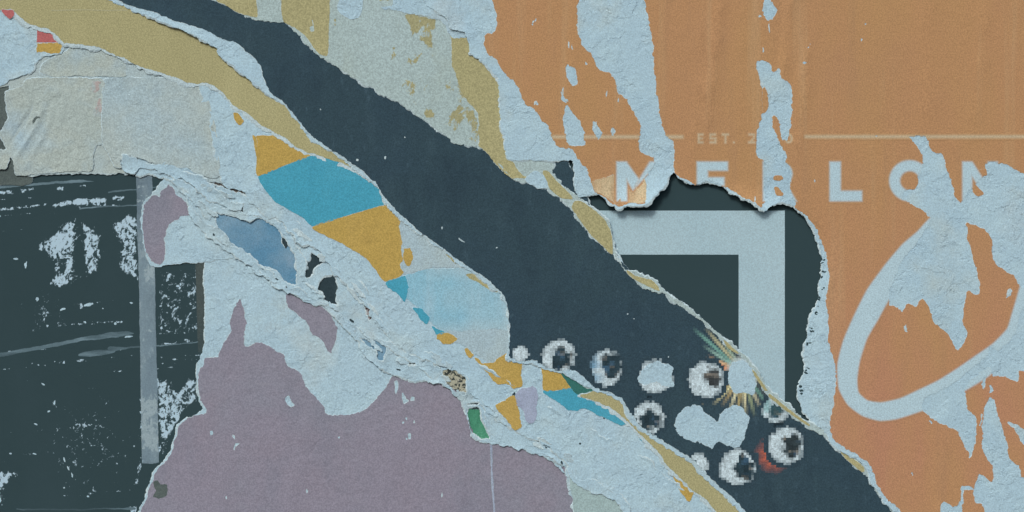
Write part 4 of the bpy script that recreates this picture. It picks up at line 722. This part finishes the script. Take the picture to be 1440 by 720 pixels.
soft_print('numeral', [rect(1053, ey0, 1061.5, ey0+ss), rect(1059.5, ey0, 1062, 194), [(1059.5, 193), (1062, 194), (1056, ey1), (1052.5, ey1)], rect(1052.5, ey1-ss, 1062.5, ey1)], S_or, LB, m_letter_t, P2, 1.9, 0.9, clip=L2)
soft_print('numeral', [ring(1109.5, 194.5, 5.5, 7, 20)], S_or, LB, m_letter_t, P2, 1.9, 0.9, clip=L2, minus=[ring(1109.5, 194.5, 2.8, 4.3, 20)])

edge = np.array([(1157, 360), (1158, 378), (1154, 408), (1149, 434), (1139, 452), (1136, 480), (1131, 502), (1133, 524), (1124, 548), (1129, 574)], float); r0 = np.random.default_rng(9)
spots = []
for k in range(30):
    t = r0.uniform(0, 8.99); a = int(t); c = edge[a]+(edge[a+1]-edge[a])*(t-a); spots.append((c[0]+abs(r0.normal(0, 3.2)), c[1], r0.uniform(.8, 2.6), r0.uniform(.7, 1.7), r0.uniform(-40, 40)))
flakes('black_fleck', m_black, S_or, 0.2, spots, T, 210)
flakes('dark_fleck', m_dark, S_bd, 0.5, [(816, 624, 1.2, 1, 0), (744, 555, 2.2, 2, 20), (723, 556, 2, 4, 30), (861, 588, 2, 1.6, 0), (850, 588, 1.4, 2, 0)], bpy.data.objects['banded_poster'], 230)
flakes('scuff', m_fibre, S_or, 0.62, [(753, 144, 1.6, 3, 30), (792, 128, .8, 5, 5), (797, 141, 3, 1.6, 40), (853, 132, .7, 4, 5), (838, 176, .8, 4, 5), (860, 184, 1, 4, 10), (870, 140, .8, 4, 0), (800, 62, .8, 4, 0), (814, 40, 1, 8, 0), (750, 30, 2, .8, -50), (1069, 22, 2.5, 2, 0), (1072, 118, 2, 3, 0), (1074, 70, .8, 4, 0), (1082, 40, .8, 6, 0), (1420, 412, 3, 5, 30), (1062, 280, .9, 4, 0), (1146, 254, 1, 2, 0), (1274, 462, 1.2, 5, 0)], T, 240)

# loose shreds of paper lying along the crumpled ridge
rng = np.random.default_rng(5)
path = np.array([(262, 268), (320, 318), (384, 372), (432, 400), (486, 442), (540, 494), (600, 518), (660, 552), (720, 606), (780, 636), (806, 668)], float)
pathu = np.array([(286, 262), (352, 292), (410, 328), (450, 356), (500, 410), (556, 476), (620, 512), (664, 546), (712, 594), (776, 628), (830, 676)], float)
marks = [(262, 262, 'by the mauve flap'), (336, 290, 'above the blue gap'), (340, 362, 'below the blue gap'), (440, 374, 'by the black holes'), (400, 404, 'above the mauve island'), (516, 440, 'by the red mottled slit'), (522, 488, 'by the blue sliver'), (580, 512, 'by the black slot'), (638, 538, 'by the leopard scrap'), (672, 590, 'by the green scrap'), (715, 580, 'below the ochre patch'), (760, 632, 'beside the mauve poster'), (812, 672, 'by the greenish paper')]
for i in range(34):
    t = rng.uniform(0, 0.98); P = path if i % 2 else pathu
    k = t*(len(P)-1); a = int(k); c = P[a]+(P[a+1]-P[a])*(k-a); d = P[a+1]-P[a]; d = d/np.hypot(*d); n = np.array([-d[1], d[0]])
    ln, wd = rng.uniform(12, 34), rng.uniform(3, 7.5); off = rng.normal(0, 3.5); c = c+n*off
    if 300 < c[0] < 420 and 292 < c[1] < 400 and abs((c[1]-292)-(c[0]-300)*0.86) < 16: continue       # keeps the blue gap open
    m = 7; top = [c+d*(u-0.5)*2*ln*0.5+n*wd*0.5*(0.4+math.sin(u*math.pi))*rng.uniform(.6, 1.3) for u in np.linspace(0, 1, m)]
    bot = [c+d*(u-0.5)*2*ln*0.5-n*wd*0.5*(0.4+math.sin(u*math.pi))*rng.uniform(.6, 1.3) for u in np.linspace(1, 0, m)]
    L = torn([tuple(p) for p in top+bot], 300+i, .8, 1.0, .8)
    zc = 2.75 if i % 2 else 3.35; dirn = rng.choice([-1, 1])
    ob = sheet('paper_shred', [L], (lambda X, Y, c=c, n=n, zc=zc, wd=wd, dirn=dirn: zc+0.3*vnoise(np.asarray(X)/9, np.asarray(Y)/9, 3)+1.1*np.clip(dirn*((np.asarray(X)-c[0])*n[0]+(np.asarray(Y)-c[1])*n[1])/wd+0.2, 0, 1)**2), 0, ((m_pale, m_fwhite, m_fibre)[i % 3], m_fibre), 4, 0.9, 0.5, None, i)
    near = min(marks, key=lambda q: math.hypot(q[0]-c[0], q[1]-c[1]))[2]
    lab = '%s %s paper shred, %s edge lifted, on the ridge %s' % (('long' if ln > 25 else ('short' if ln > 18 else 'tiny'))+(' broad' if wd > 5.2 else ' narrow'), ('bluish', 'greyish', 'whitish')[i % 3], 'upper' if dirn*n[1] < 0 else 'lower', near)
    tag(ob, lab, 'paper shred', 'shreds along the crumpled ridge')
flakes('gap_shade', m_dark, S_rg, 0.9, [(330, 356, 2.2, 1.2, 30), (300, 330, 2, 1.0, 40), (388, 392, 2.4, .9, 35), (402, 404, 1.6, .8, 30), (368, 378, 1.8, .7, 30), (560, 520, 3, 1.0, 15), (700, 590, 3, 1.1, 40), (752, 622, 3.4, 1.2, 30), (768, 630, 2.2, .9, 30), (790, 652, 1.2, 3, -20), (494, 452, 3.4, 1.2, 35), (586, 482, 3, 1.4, 20), (640, 514, 2, .9, 20), (212, 230, 1.4, 3, 10), (236, 238, 3, 1.2, 20)], rg, 260)  # dark flakes laid on the ridge to paint the shade of small gaps
